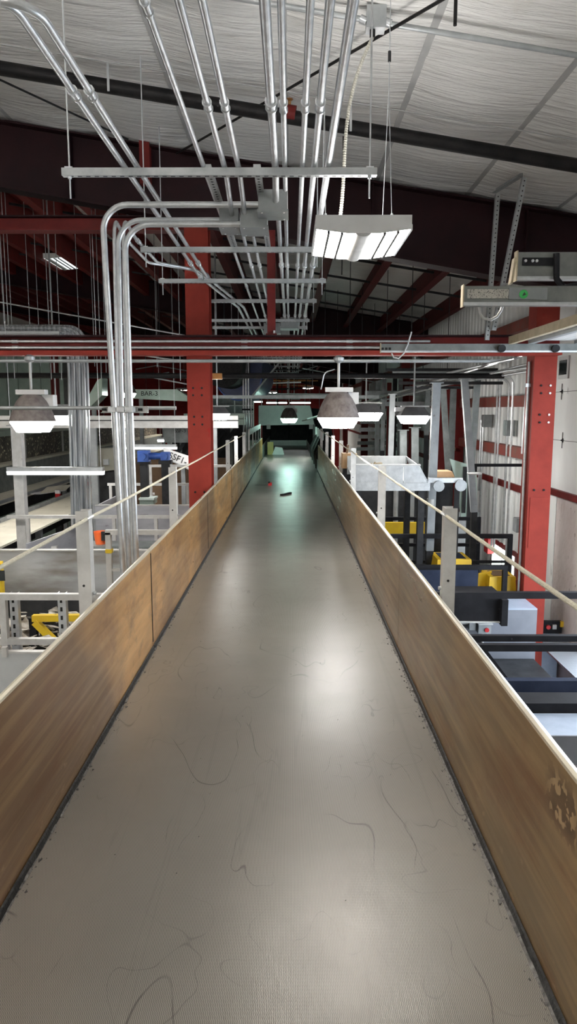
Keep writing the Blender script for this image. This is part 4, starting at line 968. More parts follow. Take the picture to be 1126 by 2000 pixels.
# lavender panel and its chute
z0, z1 = P(0, 1042, 9.2).z, P(0, 988, 9.2).z
t = thing('lavender_bin', 'lavender grey steel bin side between the riser conduits and the column', 'bin', (-1.9, 9.3, -2.55))
part('front', MB().box(P(186, 1000, 9.2).x, -1.22, 9.2, 9.22, z0-.2, z1), steel_blue, t); part('rim', MB().box(P(186, 1000, 9.2).x, -1.22, 9.19, 9.25, z1, z1+.014), steel_pale, t)
part('side', MB().box(P(186, 1000, 9.2).x, P(186, 1000, 9.2).x+.02, 9.22, 10.4, z0-.2, z1), steel_blue, t); part('leg', MB().box(-1.4, -1.34, 9.22, 9.3, -2.55, z0-.2), steel_grey, t)
t = thing('blue_grey_chute', 'sloping blue grey chute side behind the left guard post', 'chute', (-3, 8.2, -2.55))
c0 = P(50, 1062, 8.3); c1 = P(135, 1022, 9.4); 
part('side_plate', MB().prism([(c0.x, 8.3, c0.z), (c1.x+.2, 9.4, c1.z), (c1.x+.2, 9.4, c1.z-.6), (c0.x, 8.3, c0.z-.35)], (.02, 0, 0)), steel_blue, t); part('rib', MB().box(c1.x-.02, c1.x+.05, 8.7, 8.76, -2.3, c1.z-.18), steel_pale, t); part('leg', MB().box(c0.x, c0.x+.06, 8.3, 8.36, -2.55, c0.z-.3), steel_grey, t)
# bundle of vertical galvanised conduits and the tray it comes from
galv_streak = mat('streaked_galvanised', (.32,.35,.38,1), (.72,.75,.78,1), .3, .6, 30, (1,1,.05), lo=.4, hi=.6)
rb = random.Random(5); BY = 9.45
a = P(131, 700, BY); b = P(171, 700, BY); sl = P(150, 1075, BY).x-P(143, 700, BY).x
zt = P(60, 646, BY).z
n = 8
for i in range(n):
    x = a.x+(b.x-a.x)*(i+.5)/n; r = .017+.006*rb.random(); y = BY+.03*(i % 2)
    pts = fillet([(-7.0, y, zt+.02*(i % 4)), (x-.02, y, zt+.02*(i % 4)), (x, y, P(0, 720, BY).z), (x+sl, y, -2.55)], .22, 6)
    conduit(pts, r, '%s of the eight bundled vertical conduits left of the risers, from the left' % ORD[i], name='bundled_conduit', group='vertical conduit bundle', seg=8, m=galv_streak)
t = thing('cable_tray', 'galvanised cable tray at left just above the red cross beam', 'tray', (-5, BY+.1, zt-.06))
part('tray_side', MB().box(-7, P(118, 646, BY).x, BY-.05, BY-.04, zt-.05, zt-.01), galv_dull, t); part('tray_floor', MB().box(-7, P(118, 646, BY).x, BY-.05, BY+.16, zt-.055, zt-.045), galv_dull, t)
for i in range(4): x = -6.5+i*.95; part('hanger', MB().cyl((x, BY, zt-.06), (x, BY, CE(x)), .005, 6), galv, t)
# conveyor lines parallel to the belt
def side_line(xa, xb, z, y0, y1, label, m, edge):
    t = thing('sorting_line', label, 'conveyor', ((xa+xb)/2, (y0+y1)/2, -5), 'side sorting lines')
    part('ledge', MB().box(xa, xb, y0, y1, z-.03, z), m, t); part('belt_bed', MB().box(xa-.02, xa+.2, y0, y1, z-.45, z-.031), dark_steel, t)
    part('edge_tube', MB().box(edge-.025, edge+.025, y0, y1, z+.0, z+.06), steel_grey, t)
    y = y0+.5
    while y < y1: part('leg', MB().box((xa+xb)/2-.05, (xa+xb)/2+.05, y-.05, y+.05, -5, z-.03), steel_grey, t); y += 3.2
    return t
e0 = PZ(43, 1004, -1.85); e1 = PZ(200, 941, -1.85)
side_line(e0.x, e0.x+.85, -1.85, 8.5, 34, 'near cream sorting line parallel to the conveyor at left', cream, e0.x)
l0 = PZ(0, 985, -1.85)
t = side_line(l0.x-.75, l0.x, -1.85, 9, 36, 'far cream sorting line with a tall dark backboard at left', cream, l0.x-.02)
part('backboard', MB().box(l0.x-.80, l0.x-.75, 9, 36, -1.85, -1.28), steel_mid, t); part('upper_ledge', MB().box(l0.x-1.0, l0.x-.74, 9, 36, -1.28, -1.22), cream, t)
part('screen', MB().box(l0.x-1.05, l0.x-1.0, 9, 36, -1.22, -.62), mat('littered_screen', (.05,.045,.04,1), (.13,.115,.09,1), .7, 0, 3, spots=(.75,.68,.48,1), spot_t=.60, spot_scale=14), t)
part('top_sheet', MB().box(l0.x-1.3, l0.x-.95, 9, 36, -.62, -.50), green_pale, t)
for y in (12, 15, 18, 21, 24): part('strut', MB().box(l0.x-1.0, l0.x-.96, y, y+.06, -1.22, -.62), steel_pale, t)
for i, (px_, py_) in enumerate(((113, 963), (174, 940), (219, 923))):
    q = PZ(px_, py_, -1.85); t = thing('red_marker', ['red and white marker post in the dark gap at left, nearest','red and white marker post in the dark gap, middle','red and white marker post in the dark gap, farthest'][i], 'marker', (q.x, q.y, -1.9), 'red marker posts')
    part('shaft', MB().box(q.x-.05, q.x+.05, q.y-.04, q.y+.04, -2.3, -1.78), red_plastic, t); part('white_tip', MB().box(q.x-.052, q.x+.052, q.y-.042, q.y+.042, -1.86, -1.78), white_paint, t); part('foot', MB().box(q.x-.07, q.x+.07, q.y-.06, q.y+.06, -5, -2.3), dark_steel, t)
q = PZ(65, 966, -1.85)
t = thing('folded_board', 'folded cream board lying on the far sorting line', 'board', (q.x, q.y, -1.85)); part('lower_leaf', MB().prism([(q.x-.2, q.y, -1.845), (q.x+.15, q.y, -1.845), (q.x+.5, q.y+.7, -1.845), (q.x+.15, q.y+.7, -1.845)], (0, 0, .012)), white_paint, t); part('raised_leaf', MB().prism([(q.x+.15, q.y, -1.83), (q.x+.28, q.y+.1, -1.70), (q.x+.6, q.y+.8, -1.72), (q.x+.5, q.y+.7, -1.83)], (0, 0, .012)), cream, t)
# grey girder with slots and what stands on it
GD = 13.0; g0 = P(0, 812, GD).z; g1 = P(0, 836, GD).z
t = thing('slotted_girder', 'wide pale grey girder with a dark slot line behind the risers', 'girder', (-4, GD, g1), 'girders at left')
part('upper_plate', MB().box(-6.6, -.95, GD, GD+.1, (g0+g1)/2+.035, g0), steel_pale, t); part('lower_plate', MB().box(-6.6, -.95, GD-.02, GD+.12, g1, (g0+g1)/2+.015), steel_pale, t)
part('inner_web', MB().box(-6.6, -.95, GD+.04, GD+.08, g1, g0), dark_steel, t)
for x in (-6.4, -3.6, -1.4): part('leg', MB().box(x-.06, x+.06, GD+.02, GD+.10, -5, g1), steel_grey, t)
t = thing('green_girder', 'pale green lit girder between the red column and far conduits', 'girder', (-1.5, 17, -.4), 'girders at left')
ga, gb = P(408, 808, 17), P(478, 830, 17); part('upper_plate', MB().box(ga.x-.6, gb.x, 17, 17.1, P(0, 817, 17).z, ga.z), green_pale, t); part('lower_plate', MB().box(ga.x-.6, gb.x, 16.97, 17.12, gb.z, P(0, 819, 17).z), green_pale, t); part('leg', MB().box(ga.x, ga.x+.1, 17.02, 17.1, -5, gb.z), steel_grey, t)
# dark machinery bay below the girder, with the sign chutes and motors
t = thing('dark_machine_bay', 'dark machinery bay below the grey girder', 'machine', (-3, 20, -5))
part('back_panel', MB().box(-3.4, -1.3, 21, 21.1, -5, -.35), dark_steel, t); part('side_panel', MB().box(-3.5, -1.4, 15.6, 15.7, -2.4, -1.05), brown_panel, t)
for i in range(6):
    x = -3.5+i*.26; part('diagonal', MB().bar((x, 18, -1.6), (x+.8, 18, -.5), .09), black, t)
for i in range(5): x = -3.4+i*.45; part('upright', MB().box(x, x+.06, 19, 19.06, -5, -.4), steel_mid, t)
def letters(txt, loc, size, rot, parent, m, tilt=0):
    cu = bpy.data.curves.new('lettering', 'FONT'); cu.body = txt; cu.size = size; cu.extrude = .003; cu.align_x = 'CENTER'; cu.align_y = 'CENTER'
    ob = bpy.data.objects.new('tmp', cu); COL.objects.link(ob); dg = bpy.context.evaluated_depsgraph_get(); dg.update()
    me = bpy.data.meshes.new_from_object(ob.evaluated_get(dg)); bpy.data.objects.remove(ob)
    me.name = 'lettering'; me.materials.clear(); me.materials.append(m)
    o = bpy.data.objects.new('lettering', me); COL.objects.link(o); o.parent = parent; o.location = Vector(loc)-BASE[parent.name]
    o.rotation_euler = (math.pi/2, 0, 0)
    o.matrix_basis = Matrix.Translation(o.location) @ Matrix.Rotation(rot, 4, 'Y') @ Matrix.Rotation(math.pi/2, 4, 'X')
    return o
SD = 12.5
s = [P(*p_, SD) for p_ in ((318, 874), (402, 902), (402, 932), (322, 893))]
t = thing('sign_chute', 'slanted white chute lettered SSF1- left of the red column', 'chute', (s[0].x, SD, s[2].z), 'lettered chutes')
part('front_sheet', MB().prism(s, (0, .03, 0)), white_paint, t); part('bottom_sheet', MB().prism([s[3], s[2], s[2]+Vector((0, .8, 0)), s[3]+Vector((0, .8, 0))], (0, 0, -.02)), steel_grey, t); part('leg', MB().box(s[0].x+.3, s[0].x+.37, SD+.05, SD+.12, -5, s[3].z-.02), steel_grey, t)
c = P(347, 896, SD-.02); letters('SSF1-', (c.x, SD-.006, c.z+.0), .155, .40, t, ink)
s = P(349, 842, 15); t = thing('sign_box', 'dark grey housing lettered SSF-3 under the girder', 'housing', (s.x, 15.4, s.z-.3), 'lettered chutes')
part('shell', MB().box(s.x-.35, s.x+.55, 15.2, 15.5, s.z-.25, s.z+.14), steel_mid, t); letters('SSF-3', (s.x-.0, 15.19, s.z+.0), .11, 0, t, ink); part('leg', MB().box(s.x-.3, s.x-.22, 15.3, 15.4, -5, s.z-.25), steel_grey, t)
s = P(300, 769, 20); t = thing('sign_bin', 'pale green bin lettered BAR-3 above the girder', 'bin', (s.x, 20.4, s.z-.3), 'lettered chutes')
w0, w1 = P(255, 769, 20), P(345, 769, 20)
part('shell', MB().prism([(w0.x, 20, s.z-.13), (w1.x+.55, 20, s.z-.22), (w1.x, 20, s.z+.12), (w0.x, 20, s.z+.12)], (0, .6, 0)), green_pale, t); part('leg', MB().box(w0.x+.2, w0.x+.3, 20.1, 20.2, -5, s.z-.1), steel_grey, t); letters('BAR-3', (s.x-.12, 19.99, s.z+.0), .18, 0, t, ink)
for i, (px_, w_) in enumerate(((280, 22), (322, 22))):
    q = P(px_, 891, 11.0); t = thing('gear_motor', ['blue gear motor with round end cover behind the risers','blue gear motor beside the lettered slanted chute'][i], 'motor', (q.x, 11, q.z-.1), 'blue gear motors'); k = (.085, .062)[i]
    part('gearbox', MB().box(q.x-k, q.x+k, 10.95, 11.12, q.z-k, q.z+k), blue_motor, t); part('end_cover', MB().cyl((q.x, 10.92, q.z), (q.x, 10.96, q.z), .05, 16), blue_motor, t)
    part('motor_barrel', MB().cyl((q.x+k, 11.03, q.z), (q.x+k+.10, 11.03, q.z), .055, 14) if i == 0 else MB().cyl((q.x-k-.10, 11.03, q.z), (q.x-k, 11.03, q.z), .05, 14), blue_motor, t); part('base', MB().box(q.x-.1, q.x+.1, 10.97, 11.1, q.z-.12, q.z-k), dark_steel, t); part('stand', MB().box(q.x-.06, q.x+.06, 10.99, 11.09, -5, q.z-.12), dark_steel, t)
t = thing('inclined_chute', 'pale grey inclined chute rising behind the conduit bundle', 'chute', (P(180, 795, 16).x, 16, -5)); part('side_sheet', MB().prism([P(*p_, 16) for p_ in ((160, 797), (190, 742), (199, 738), (199, 772), (174, 797))], (0, .5, 0)), green_pale, t); part('leg', MB().box(P(176, 795, 16).x, P(176, 795, 16).x+.08, 16.1, 16.2, -5, P(0, 796, 16).z), steel_grey, t)
t = thing('beige_hood', 'dull beige machine hood under the grey girder by the bundle', 'hood', (P(200, 920, 13.6).x, 13.6, -5)); part('front_sheet', MB().prism([P(*p_, 13.6) for p_ in ((164, 878), (236, 874), (236, 916), (164, 926))], (0, .4, 0)), mat('dull_beige', (.24,.235,.19,1), (.31,.30,.25,1), .6, 0, 3), t); q = P(207, 903, 13.55); part('switch', MB().box(q.x-.05, q.x+.05, 13.52, 13.6, q.z-.05, q.z+.06), galv_dull, t); part('stand', MB().box(P(180, 900, 13.7).x, P(225, 900, 13.7).x, 13.7, 13.9, -5, P(0, 918, 13.7).z), dark_steel, t)
# third railing and stored boxes beyond it
z1 = P(300, 946, 11.4).z; z2 = P(300, 910, 12.0).z
rail_set(P(210, 946, 11.4).x, -1.0, 11.4, z1-.4, z1, [P(p_, 960, 11.4).x for p_ in (216, 345, 366)], 'third pale tube railing before the brown panel', .04, foot=-5)
rail_set(P(290, 910, 12).x, -1.0, 12.0, z2-.4, z2, [P(p_, 930, 12).x for p_ in (294, 336)], 'fourth pale tube railing just below the blue motors', .04, foot=-5)
q = P(275, 984, 11.0); q2 = P(302, 975, 11.0)
t = thing('green_box', 'pale green flat box lying left of the second left guard post', 'box', ((q.x+q2.x)/2, 11, q.z)); part('body', MB().box(q.x, q2.x, 10.9, 11.2, q.z, q2.z), green_pale, t); part('lid', MB().box(q.x-.01, q2.x+.01, 10.89, 11.21, q2.z, q2.z+.03), hood_mat, t); part('stand', MB().box(q.x+.05, q2.x-.05, 10.95, 11.15, -2.55, q.z), dark_steel, t)
t = thing('brown_board', 'dark brown board behind the second left guard post', 'board', (-2, 12.8, -2.5)); part('board', MB().box(P(283, 960, 12.8).x, -1.1, 12.8, 12.84, P(0, 1000, 12.8).z-.4, P(0, 948, 12.8).z), brown_panel, t); part('label_patch', MB().box(P(297, 960, 12.8).x, P(302, 960, 12.8).x, 12.79, 12.8, P(0, 966, 12.8).z, P(0, 962, 12.8).z), white_paint, t)
part('foot', MB().box(P(283, 960, 12.8).x, -1.1, 12.8, 12.9, -5, P(0, 1000, 12.8).z-.4), dark_steel, t)
scrap_pile(-3.3, -1.2, 13, 15, -2.2, 120, 'loose scraps on the machinery floor past the red column')
# green sheet metal enclosure at far left, dark post and red siding behind
t = thing('metal_enclosure', 'tall pale green sheet metal enclosure at the far left', 'enclosure', (-9, 24, -5))
for i in range(7):
    x = P(-30+i*22, 760, 24).x; part('sheet_panel', MB().box(x+.01, x+.37, 24, 24.04, -5, P(0, 692, 24).z), green_pale, t)
part('back_body', MB().box(P(-30, 760, 24).x, P(124, 760, 24).x, 24.04, 27, -5, P(0, 694, 24).z), steel_mid, t)
q = P(105, 740, 22); solo('dark_post', MB().box(q.x-.1, q.x+.1, 22, 22.2, -5, 2.2), red_dark, 'dark red post in front of the green enclosure', 'post')
# black pipe and thin sloping conduits behind the beam
q = P(0, 733, 10.2); c = solo('black_pipe', MB().cyl((-8, 10.2, q.z), (3.0, 10.2, q.z-.01), .038, 12), black_pipe, 'black horizontal pipe below the red cross beam running full width', 'pipe')
q = P(418, 733, 10.0); part('brass_valve', MB().box(q.x-.10, q.x+.10, 10.05, 10.15, q.z-.05, q.z+.03), copper, c, 'brass fitting beside the red column')
a, b = P(0, 590, 12), P(360, 655, 12); rod(a, b, .012, 'thin pale conduit sloping down across the dark rafter at left', galv, 'sloping_conduit', 'sloping thin conduits', 'conduit')
for i, (p0, p1, d) in enumerate((((285, 695), (340, 703), 14), ((275, 733), (400, 757), 14), ((265, 721), (305, 714), 22), ((305, 714), (370, 725), 22), ((270, 738), (330, 727), 22), ((590, 719), (740, 748), 20), ((505, 745), (620, 715), 26))):
    o = rod(P(*p0, d), P(*p1, d), .014, 'thin pale conduit far back between column and hood' if i > 4 else 'thin pale sloping conduit in the background left of the red column', galv, 'sloping_conduit', 'sloping thin conduits right' if i > 4 else 'sloping thin conduits left', 'conduit'); m_ = (P(*p0, d)+P(*p1, d))/2; part('hanger', MB().cyl(m_, (m_.x, m_.y, CE(m_.x)), .006, 6), dark_steel, o)
for i, (px_, y1) in enumerate(((20, 440), (55, 445), (72, 600), (92, 440), (150, 440), (178, 450), (190, 445), (200, 450), (5, 520), (112, 450), (232, 430), (300, 700), (345, 480))):
    d = 9.6+(i*1.37) % 4; q = P(px_+6, 690, d); q = Vector((q.x, d, .4+.5*((i*7) % 3)/3))
    rod(q, (q.x, d, CE(q.x)), .0055, 'thin steel hanger rod hanging from the dark roof at left', galv_dull, 'hanger_rod', 'hanger rods at left')
for i in range(16):
    px_ = 610+i*24; d = 11+(i*2.3) % 6; q = P(px_, 690, d); 
    if q.x > 3.1: continue
    rod((q.x, d, .35+.3*((i*5) % 3)), (q.x, d, CE(q.x)), .006, 'thin steel hanger rod hanging from the far roof at right', dark_steel, 'hanger_rod', 'hanger rods at right')

# ================================================================ MIDDLE DISTANCE
# blue and black hanging hoods
t = thing('blue_hopper', 'dark blue rounded hopper under the roof right of the red column', 'hopper', (-1.7, 19, .2))
c = P(468, 735, 19); R_ = .62
pts = [(R_*math.sin(a)*.95, -R_*math.cos(a)) for a in [math.pi*k/14-math.pi/2 for k in range(15)]]
part('shell', MB().prism([(c.x+p[0], 18.6, c.z+p[1]) for p in pts]+[(c.x+.62, 18.6, c.z+.36), (c.x-.62, 18.6, c.z+.36)], (.25, 2.2, 0)), blue_tarp, t)
part('rim_band', MB().tube([(c.x+p[0]*1.01, 18.58, c.z+p[1]*1.01) for p in pts], .02, 6), blue_motor, t); part('hanger', MB().cyl((c.x, 19.3, c.z+.36), (c.x, 19.3, CE(c.x)), .02, 6), dark_steel, t)
t = thing('black_hopper', 'black rounded hopper beside the blue one behind the red column', 'hopper', (-2.2, 18, .3))
c = P(438, 720, 17.5); part('shell', MB().prism([(c.x+p[0]*.8, 17.0, c.z+p[1]*.75) for p in pts]+[(c.x+.5, 17.0, c.z+.7), (c.x-.5, 17.0, c.z+.7)], (.1, 1.3, 0)), rubber, t); part('hanger', MB().cyl((c.x, 17.6, c.z+.7), (c.x, 17.6, CE(c.x)), .02, 6), dark_steel, t)
# second riser group
for i in range(4):
    x = P(475+5*i, 760, 17.6).x; z = SZ+.04
    conduit(fillet([(-.75+.16*i, 15.6, z), (x, 17.6, z-.05), (x, 17.6, -1.2)] if i < 3 else [(.0, 16.5, z), (x, 17.6, .3), (x, 17.6, -1.2)], .2, 6), .021, '%s of four far vertical conduits before the blue hopper, from the left' % ORD[i], name='riser_conduit', group='far riser conduits', seg=8)
t = thing('far_clamp', 'small dark clamp bar on the far vertical conduits', 'clamp', (P(483, 800, 17.5).x, 17.55, .0)); q0, q1 = P(472, 800, 17.5), P(494, 800, 17.5); part('bar', MB().box(q0.x, q1.x, 17.52, 17.57, q0.z-.02, q0.z+.02), black, t); part('bolt', MB().cyl((q1.x-.05, 17.50, q0.z), (q1.x-.05, 17.52, q0.z), .015, 8), galv, t)
# grey tubes behind the column at lamp height
q = P(500, 774, 14); solo('wide_rail', MB().box(P(410, 774, 14).x, P(740, 774, 14).x, 14.0, 14.06, q.z-.045, q.z+.02), steel_mid, 'long grey horizontal rail crossing just above the far dome lamp', 'rail')
q = P(500, 735, 12.8); solo('dark_rail', MB().box(P(418, 735, 12.8).x, 3.0, 12.8, 12.9, q.z-.03, q.z+.03), dark_steel, 'long dark horizontal rail behind the right dome lamp stem', 'rail')
q = P(500, 690, 13.5); solo('far_tube', MB().cyl((-3.2, 13.5, q.z-.02), (WX-.03, 13.5, q.z-.02), .02, 8), galv_dull, 'pale horizontal tube directly below the red cross beam', 'tube')
# far clutter of pipes above the hood
rnd = random.Random(21)
for i in range(14):
    d = 22+rnd.random()*10; z = .35+rnd.random()*1.0; x0 = -1.6+rnd.random()*.5
    t = thing('far_pipe', 'thin pipe among the far pipe clutter above the hood', 'pipe', (x0, d, z), 'far cross pipes above the hood'); x1 = x0+1.2+rnd.random()*1.6
    part('pipe', MB().cyl((x0, d, z), (x1, d, z+rnd.uniform(-.05, .05)), .016+.012*rnd.random(), 6), [galv, dark_steel, galv_dull, copper][i % 4], t)
    for xx in (x0+.1, x1-.2): part('hanger', MB().cyl((xx, d, z), (xx, d, CE(xx)), .006, 5), dark_steel, t)
for i in range(12):
    d = 23+rnd.random()*9; x = -1.6+rnd.random()*2.2
    solo('far_drop_pipe', MB().cyl((x, d, -.1+rnd.random()*.6), (x, d, CE(x)), .012+.012*rnd.random(), 6), [galv, dark_steel, red_dark][i % 3], 'thin vertical pipe in the far clutter above the hood', 'pipe', 'far drop pipes above the hood')
for i in range(5):
    d = 34+i*2.5; x = -5+i*2.0; z = .9+.3*(i % 2)
    highbay((x, d, z), .6, 1.2, ['distant high bay lamp beyond the hood, leftmost','distant high bay lamp beyond the hood, second from left','distant high bay lamp beyond the hood, middle one','distant high bay lamp beyond the hood, second from right','distant high bay lamp beyond the hood, rightmost'][i], False)
# added lamps that brighten the left hall; the second stands in for a skylight
for i, (x, y) in enumerate(((-4.6, 4.2), (P(110, 515, 16).x, 16), (-9.0, 12.0), (-6.6, 10.6))):
    highbay((x, y, P(110, 515, 16).z if i == 1 else 1.9), .62, 1.2, ['added high bay lamp over the left platform outside the picture','lamp body standing in for a dim skylight panel high over the far sorting line','added high bay lamp over the far left aisle outside the picture','added high bay lamp over the far sorting line outside the picture'][i], False, em=e_soft if i == 1 else None)
# wall shelves of light machinery at left of hood
t = thing('white_shelving', 'pale shelving with bottles beyond the green girder', 'shelving', (-3, 24, -5))
part('back', MB().box(-3.1, -1.25, 24.6, 24.64, -5, .45), steel_mid, t)
for z in (-.15, .12, .42): part('shelf', MB().box(-3.1, -1.25, 24.2, 24.6, z, z+.03), white_paint, t)
for x in (-3.1, -2.5, -1.9, -1.27): part('upright', MB().box(x, x+.04, 24.2, 24.24, -5, .45), white_paint, t)

# ================================================================ RIGHT SIDE
# stainless chute right of the conveyor
CD = 9.0
a = P(667, 910, CD); b = P(841, 940, CD); zt = a.z; zm = P(700, 943, CD).z; zb = P(700, 958, CD).z
t = thing('steel_chute', 'silver sheet steel chute box right of the conveyor', 'chute', ((a.x+b.x)/2, CD+.6, zb))
a.x = XR+.14; xr = P(836, 930, CD).x; w = (xr-a.x)/3
for i in range(3):
    x0 = a.x+w*i; x1 = x0+w-.008
    part('front_panel', MB().prism([(x0, CD, zm), (x1, CD, zm), (x1 if i < 2 else x1-.12, CD, zt), (x0, CD, zt)], (0, .015, 0)), galv, t)
part('top_rim', MB().box(a.x, xr-.10, CD-.01, CD+.03, zt, zt+.02), steel_pale, t)
part('sill_beam', MB().box(a.x, xr+.02, CD-.03, CD+.06, zb, zm), galv, t)
part('floor_sheet', MB().prism([(a.x, CD+.02, zm+.02), (xr, CD+.02, zm+.02), (xr-.1, CD+1.2, zm+.1), (a.x, CD+1.2, zm+.1)], (0, 0, .01)), galv_dull, t)
part('back_panel', MB().box(a.x, xr-.1, CD+1.2, CD+1.215, zm, zt+.05), galv_dull, t)
part('side_panel', MB().prism([(xr, CD+.02, zm), (xr, CD+1.2, zm), (xr-.1, CD+1.2, zt+.05), (xr-.12, CD+.02, zt)], (.01, 0, 0)), galv, t)
for x in (a.x+.05, xr-.08):
    for y in (CD+.05, CD+1.1): part('leg', MB().box(x-.04, x+.04, y-.04, y+.04, -5, zb), dark_steel, t)
q0, q1 = P(840, 938, 9.1), P(905, 952, 9.1)
t = thing('bearing_mount', 'silver bearing mount with rounded plates at the chute end', 'bracket', ((q0.x+q1.x)/2, 9.1, q1.z)); part('arm', MB().box(q0.x-.03, q1.x-.02, 9.08, 9.14, q0.z-.03, q0.z+.03), galv, t); part('end_plate', MB().cyl((q1.x-.05, 9.04, q1.z+.03), (q1.x-.05, 9.07, q1.z+.03), .075, 16), galv_dull, t); part('end_plate', MB().cyl((q0.x+.10, 9.04, q1.z+.02), (q0.x+.10, 9.07, q1.z+.02), .07, 16), galv_dull, t); part('bracket_leg', MB().box(q1.x-.10, q1.x-.04, 9.14, 9.2, -5, q1.z), dark_steel, t)
q0, q1 = P(848, 921, 9.6), P(882, 938, 9.6)
t = thing('cardboard_box', 'brown open cardboard box behind the bearing mount', 'box', ((q0.x+q1.x)/2, 9.7, q1.z)); part('body', MB().box(q0.x, q1.x, 9.6, 9.9, q1.z, q0.z), cardboard, t); part('flap', MB().prism([(q0.x, 9.6, q0.z), (q1.x, 9.6, q0.z), (q1.x+.02, 9.53, q0.z-.07), (q0.x, 9.53, q0.z-.07)], (0, .004, 0)), cardboard, t); part('stand', MB().box(q0.x+.02, q1.x-.02, 9.62, 9.88, -5, q1.z), dark_steel, t)
q0, q1 = P(671, 888, 10.0), P(700, 911, 10.0)
t = thing('cardboard_box', 'brown cardboard box behind the silver chute', 'box', ((q0.x+q1.x)/2, 10.3, q1.z)); part('body', MB().box(q0.x, q1.x, 10.25, 10.5, q1.z-.05, q0.z), cardboard, t); part('handle_stick', MB().bar(((q0.x+q1.x)/2-.05, 10.35, q0.z-.1), ((q0.x+q1.x)/2-.02, 10.35, q0.z+.12), .03), brown_panel, t); part('stand', MB().box(q0.x+.02, q1.x-.02, 10.27, 10.48, -5, q1.z-.05), dark_steel, t)
scrap_pile(a.x+.25, xr-.5, CD+.3, CD+1.1, zm+.06, 60, 'wood and paper scraps inside the silver chute', tan_wood)
# leaning and upright grey steel posts in the middle right
def strut_post(p0, p1, d, w, label, m=steel_mid):
    a_, b_ = P(*p0, d), P(*p1, d); t_ = thing('steel_post', label, 'post', (b_.x, d, min(a_.z, b_.z)), 'grey steel posts at right')
    part('shaft', MB().chan(a_, b_, w, w*.8, .008, (0, 1, 0)), m, t_); part('lower_shaft', MB().box(b_.x-w*.45, b_.x+w*.45, d-w*.4, d+w*.4, -5, b_.z), dark_steel, t_); part('head_plate', MB().box(a_.x-w*.8, a_.x+w*.8, d-w*.6, d+w*.6, a_.z-.006, a_.z+.006), m, t_); return t_  # lower shaft in dark steel stands in for the shade below the chute
pl = [((852, 748), (838, 1075), 9.3, .10, 'pale upright post with a pipe sleeve right of the silver chute', steel_grey), ((865, 760), (875, 930), 12, .09, 'grey post leaning right beside the maroon column', steel_mid), ((906, 740), (925, 1000), 9.9, .09, 'pale leaning post above the round white lamp', steel_grey), ((932, 740), (920, 905), 11, .09, 'grey post leaning left toward the wall conduits', steel_mid), ((885, 755), (880, 905), 13, .10, 'dark ladder-like post near the right wall', steel_mid), ((766, 770), (762, 900), 12.5, .09, 'pale post left of the rectangular lamp', steel_grey), ((787, 840), (787, 905), 12.2, .11, 'short wide post below the rectangular lamp', steel_mid), ((810, 835), (810, 905), 12.0, .11, 'second wide post below the rectangular lamp', steel_mid), ((748, 780), (746, 880), 15, .08, 'grey post right of the lamp pair', steel_mid), ((835, 760), (832, 850), 14, .09, 'grey post behind the rectangular lamp', steel_mid)]
for p0, p1, d, w, lab, m in pl:
    strut_post(p0, p1, d, w, lab, m)
rnd = random.Random(31)
for i in range(12):
    px_ = 738+i*11; d = 16+rnd.random()*8; q = P(px_, 760, d)
    if q.x > 3.2: continue
    solo('rack_upright', MB().box(q.x-.05, q.x+.05, d, d+.08, -5, .6+.3*rnd.random()), [steel_mid, galv_dull, red_dark, dark_steel][i % 4], 'rack upright in the dense frames at mid right', 'post', 'rack uprights at mid right')
for i in range(8):
    d = 15.5+i*.9; z = .35-.22*i; x0 = 1.6+.06*i
    solo('rack_beam', MB().box(x0, 3.3, d, d+.07, z-.05, z+.05), [steel_mid, galv_dull, steel_pale][i % 3], 'rack cross beam in the dense frames at mid right', 'beam', 'rack beams at mid right')
# conduits below the roof on the right, running from the wall toward the far middle
for i, (p0, p1, d0, d1) in enumerate((((1035, 690), (600, 818), 8.7, 22), ((1050, 706), (590, 822), 8.9, 24), ((1030, 725), (640, 790), 9.5, 20), ((1005, 700), (830, 738), 9.0, 12.5), ((1040, 716), (880, 742), 8.8, 12))):
    solo('slanting_conduit', MB().cyl(P(*p0, d0), P(*p1, d1), .018, 8), [galv, galv, galv_dull, galv, galv_dull][i], ['upper long pale conduit running from the right column into the distance','second long pale conduit running from the right column into the distance','third long grey conduit under the roof at right','short pale conduit near the door gear at right','short grey conduit near the door gear at right'][i], 'conduit', 'slanting conduits at right')
for i, (py_, d, m) in enumerate(((705, 10.6, galv), (722, 11.2, dark_steel), (728, 11.4, steel_mid), (748, 10.9, black_pipe), (757, 12.5, dark_steel), (738, 12, galv_dull))):
    q = P(800, py_, d); x1 = min(P(1040, py_, d).x, 3.2); solo('cross_pipe', MB().box(P(742+12*i, py_, d).x, x1, d, d+.05, q.z-.022, q.z+.022), m, '%s from the top of the level bars below the door gear at right' % ORD[[0, 1, 2, 4, 5, 3][i]], 'bar', 'level bars at right')
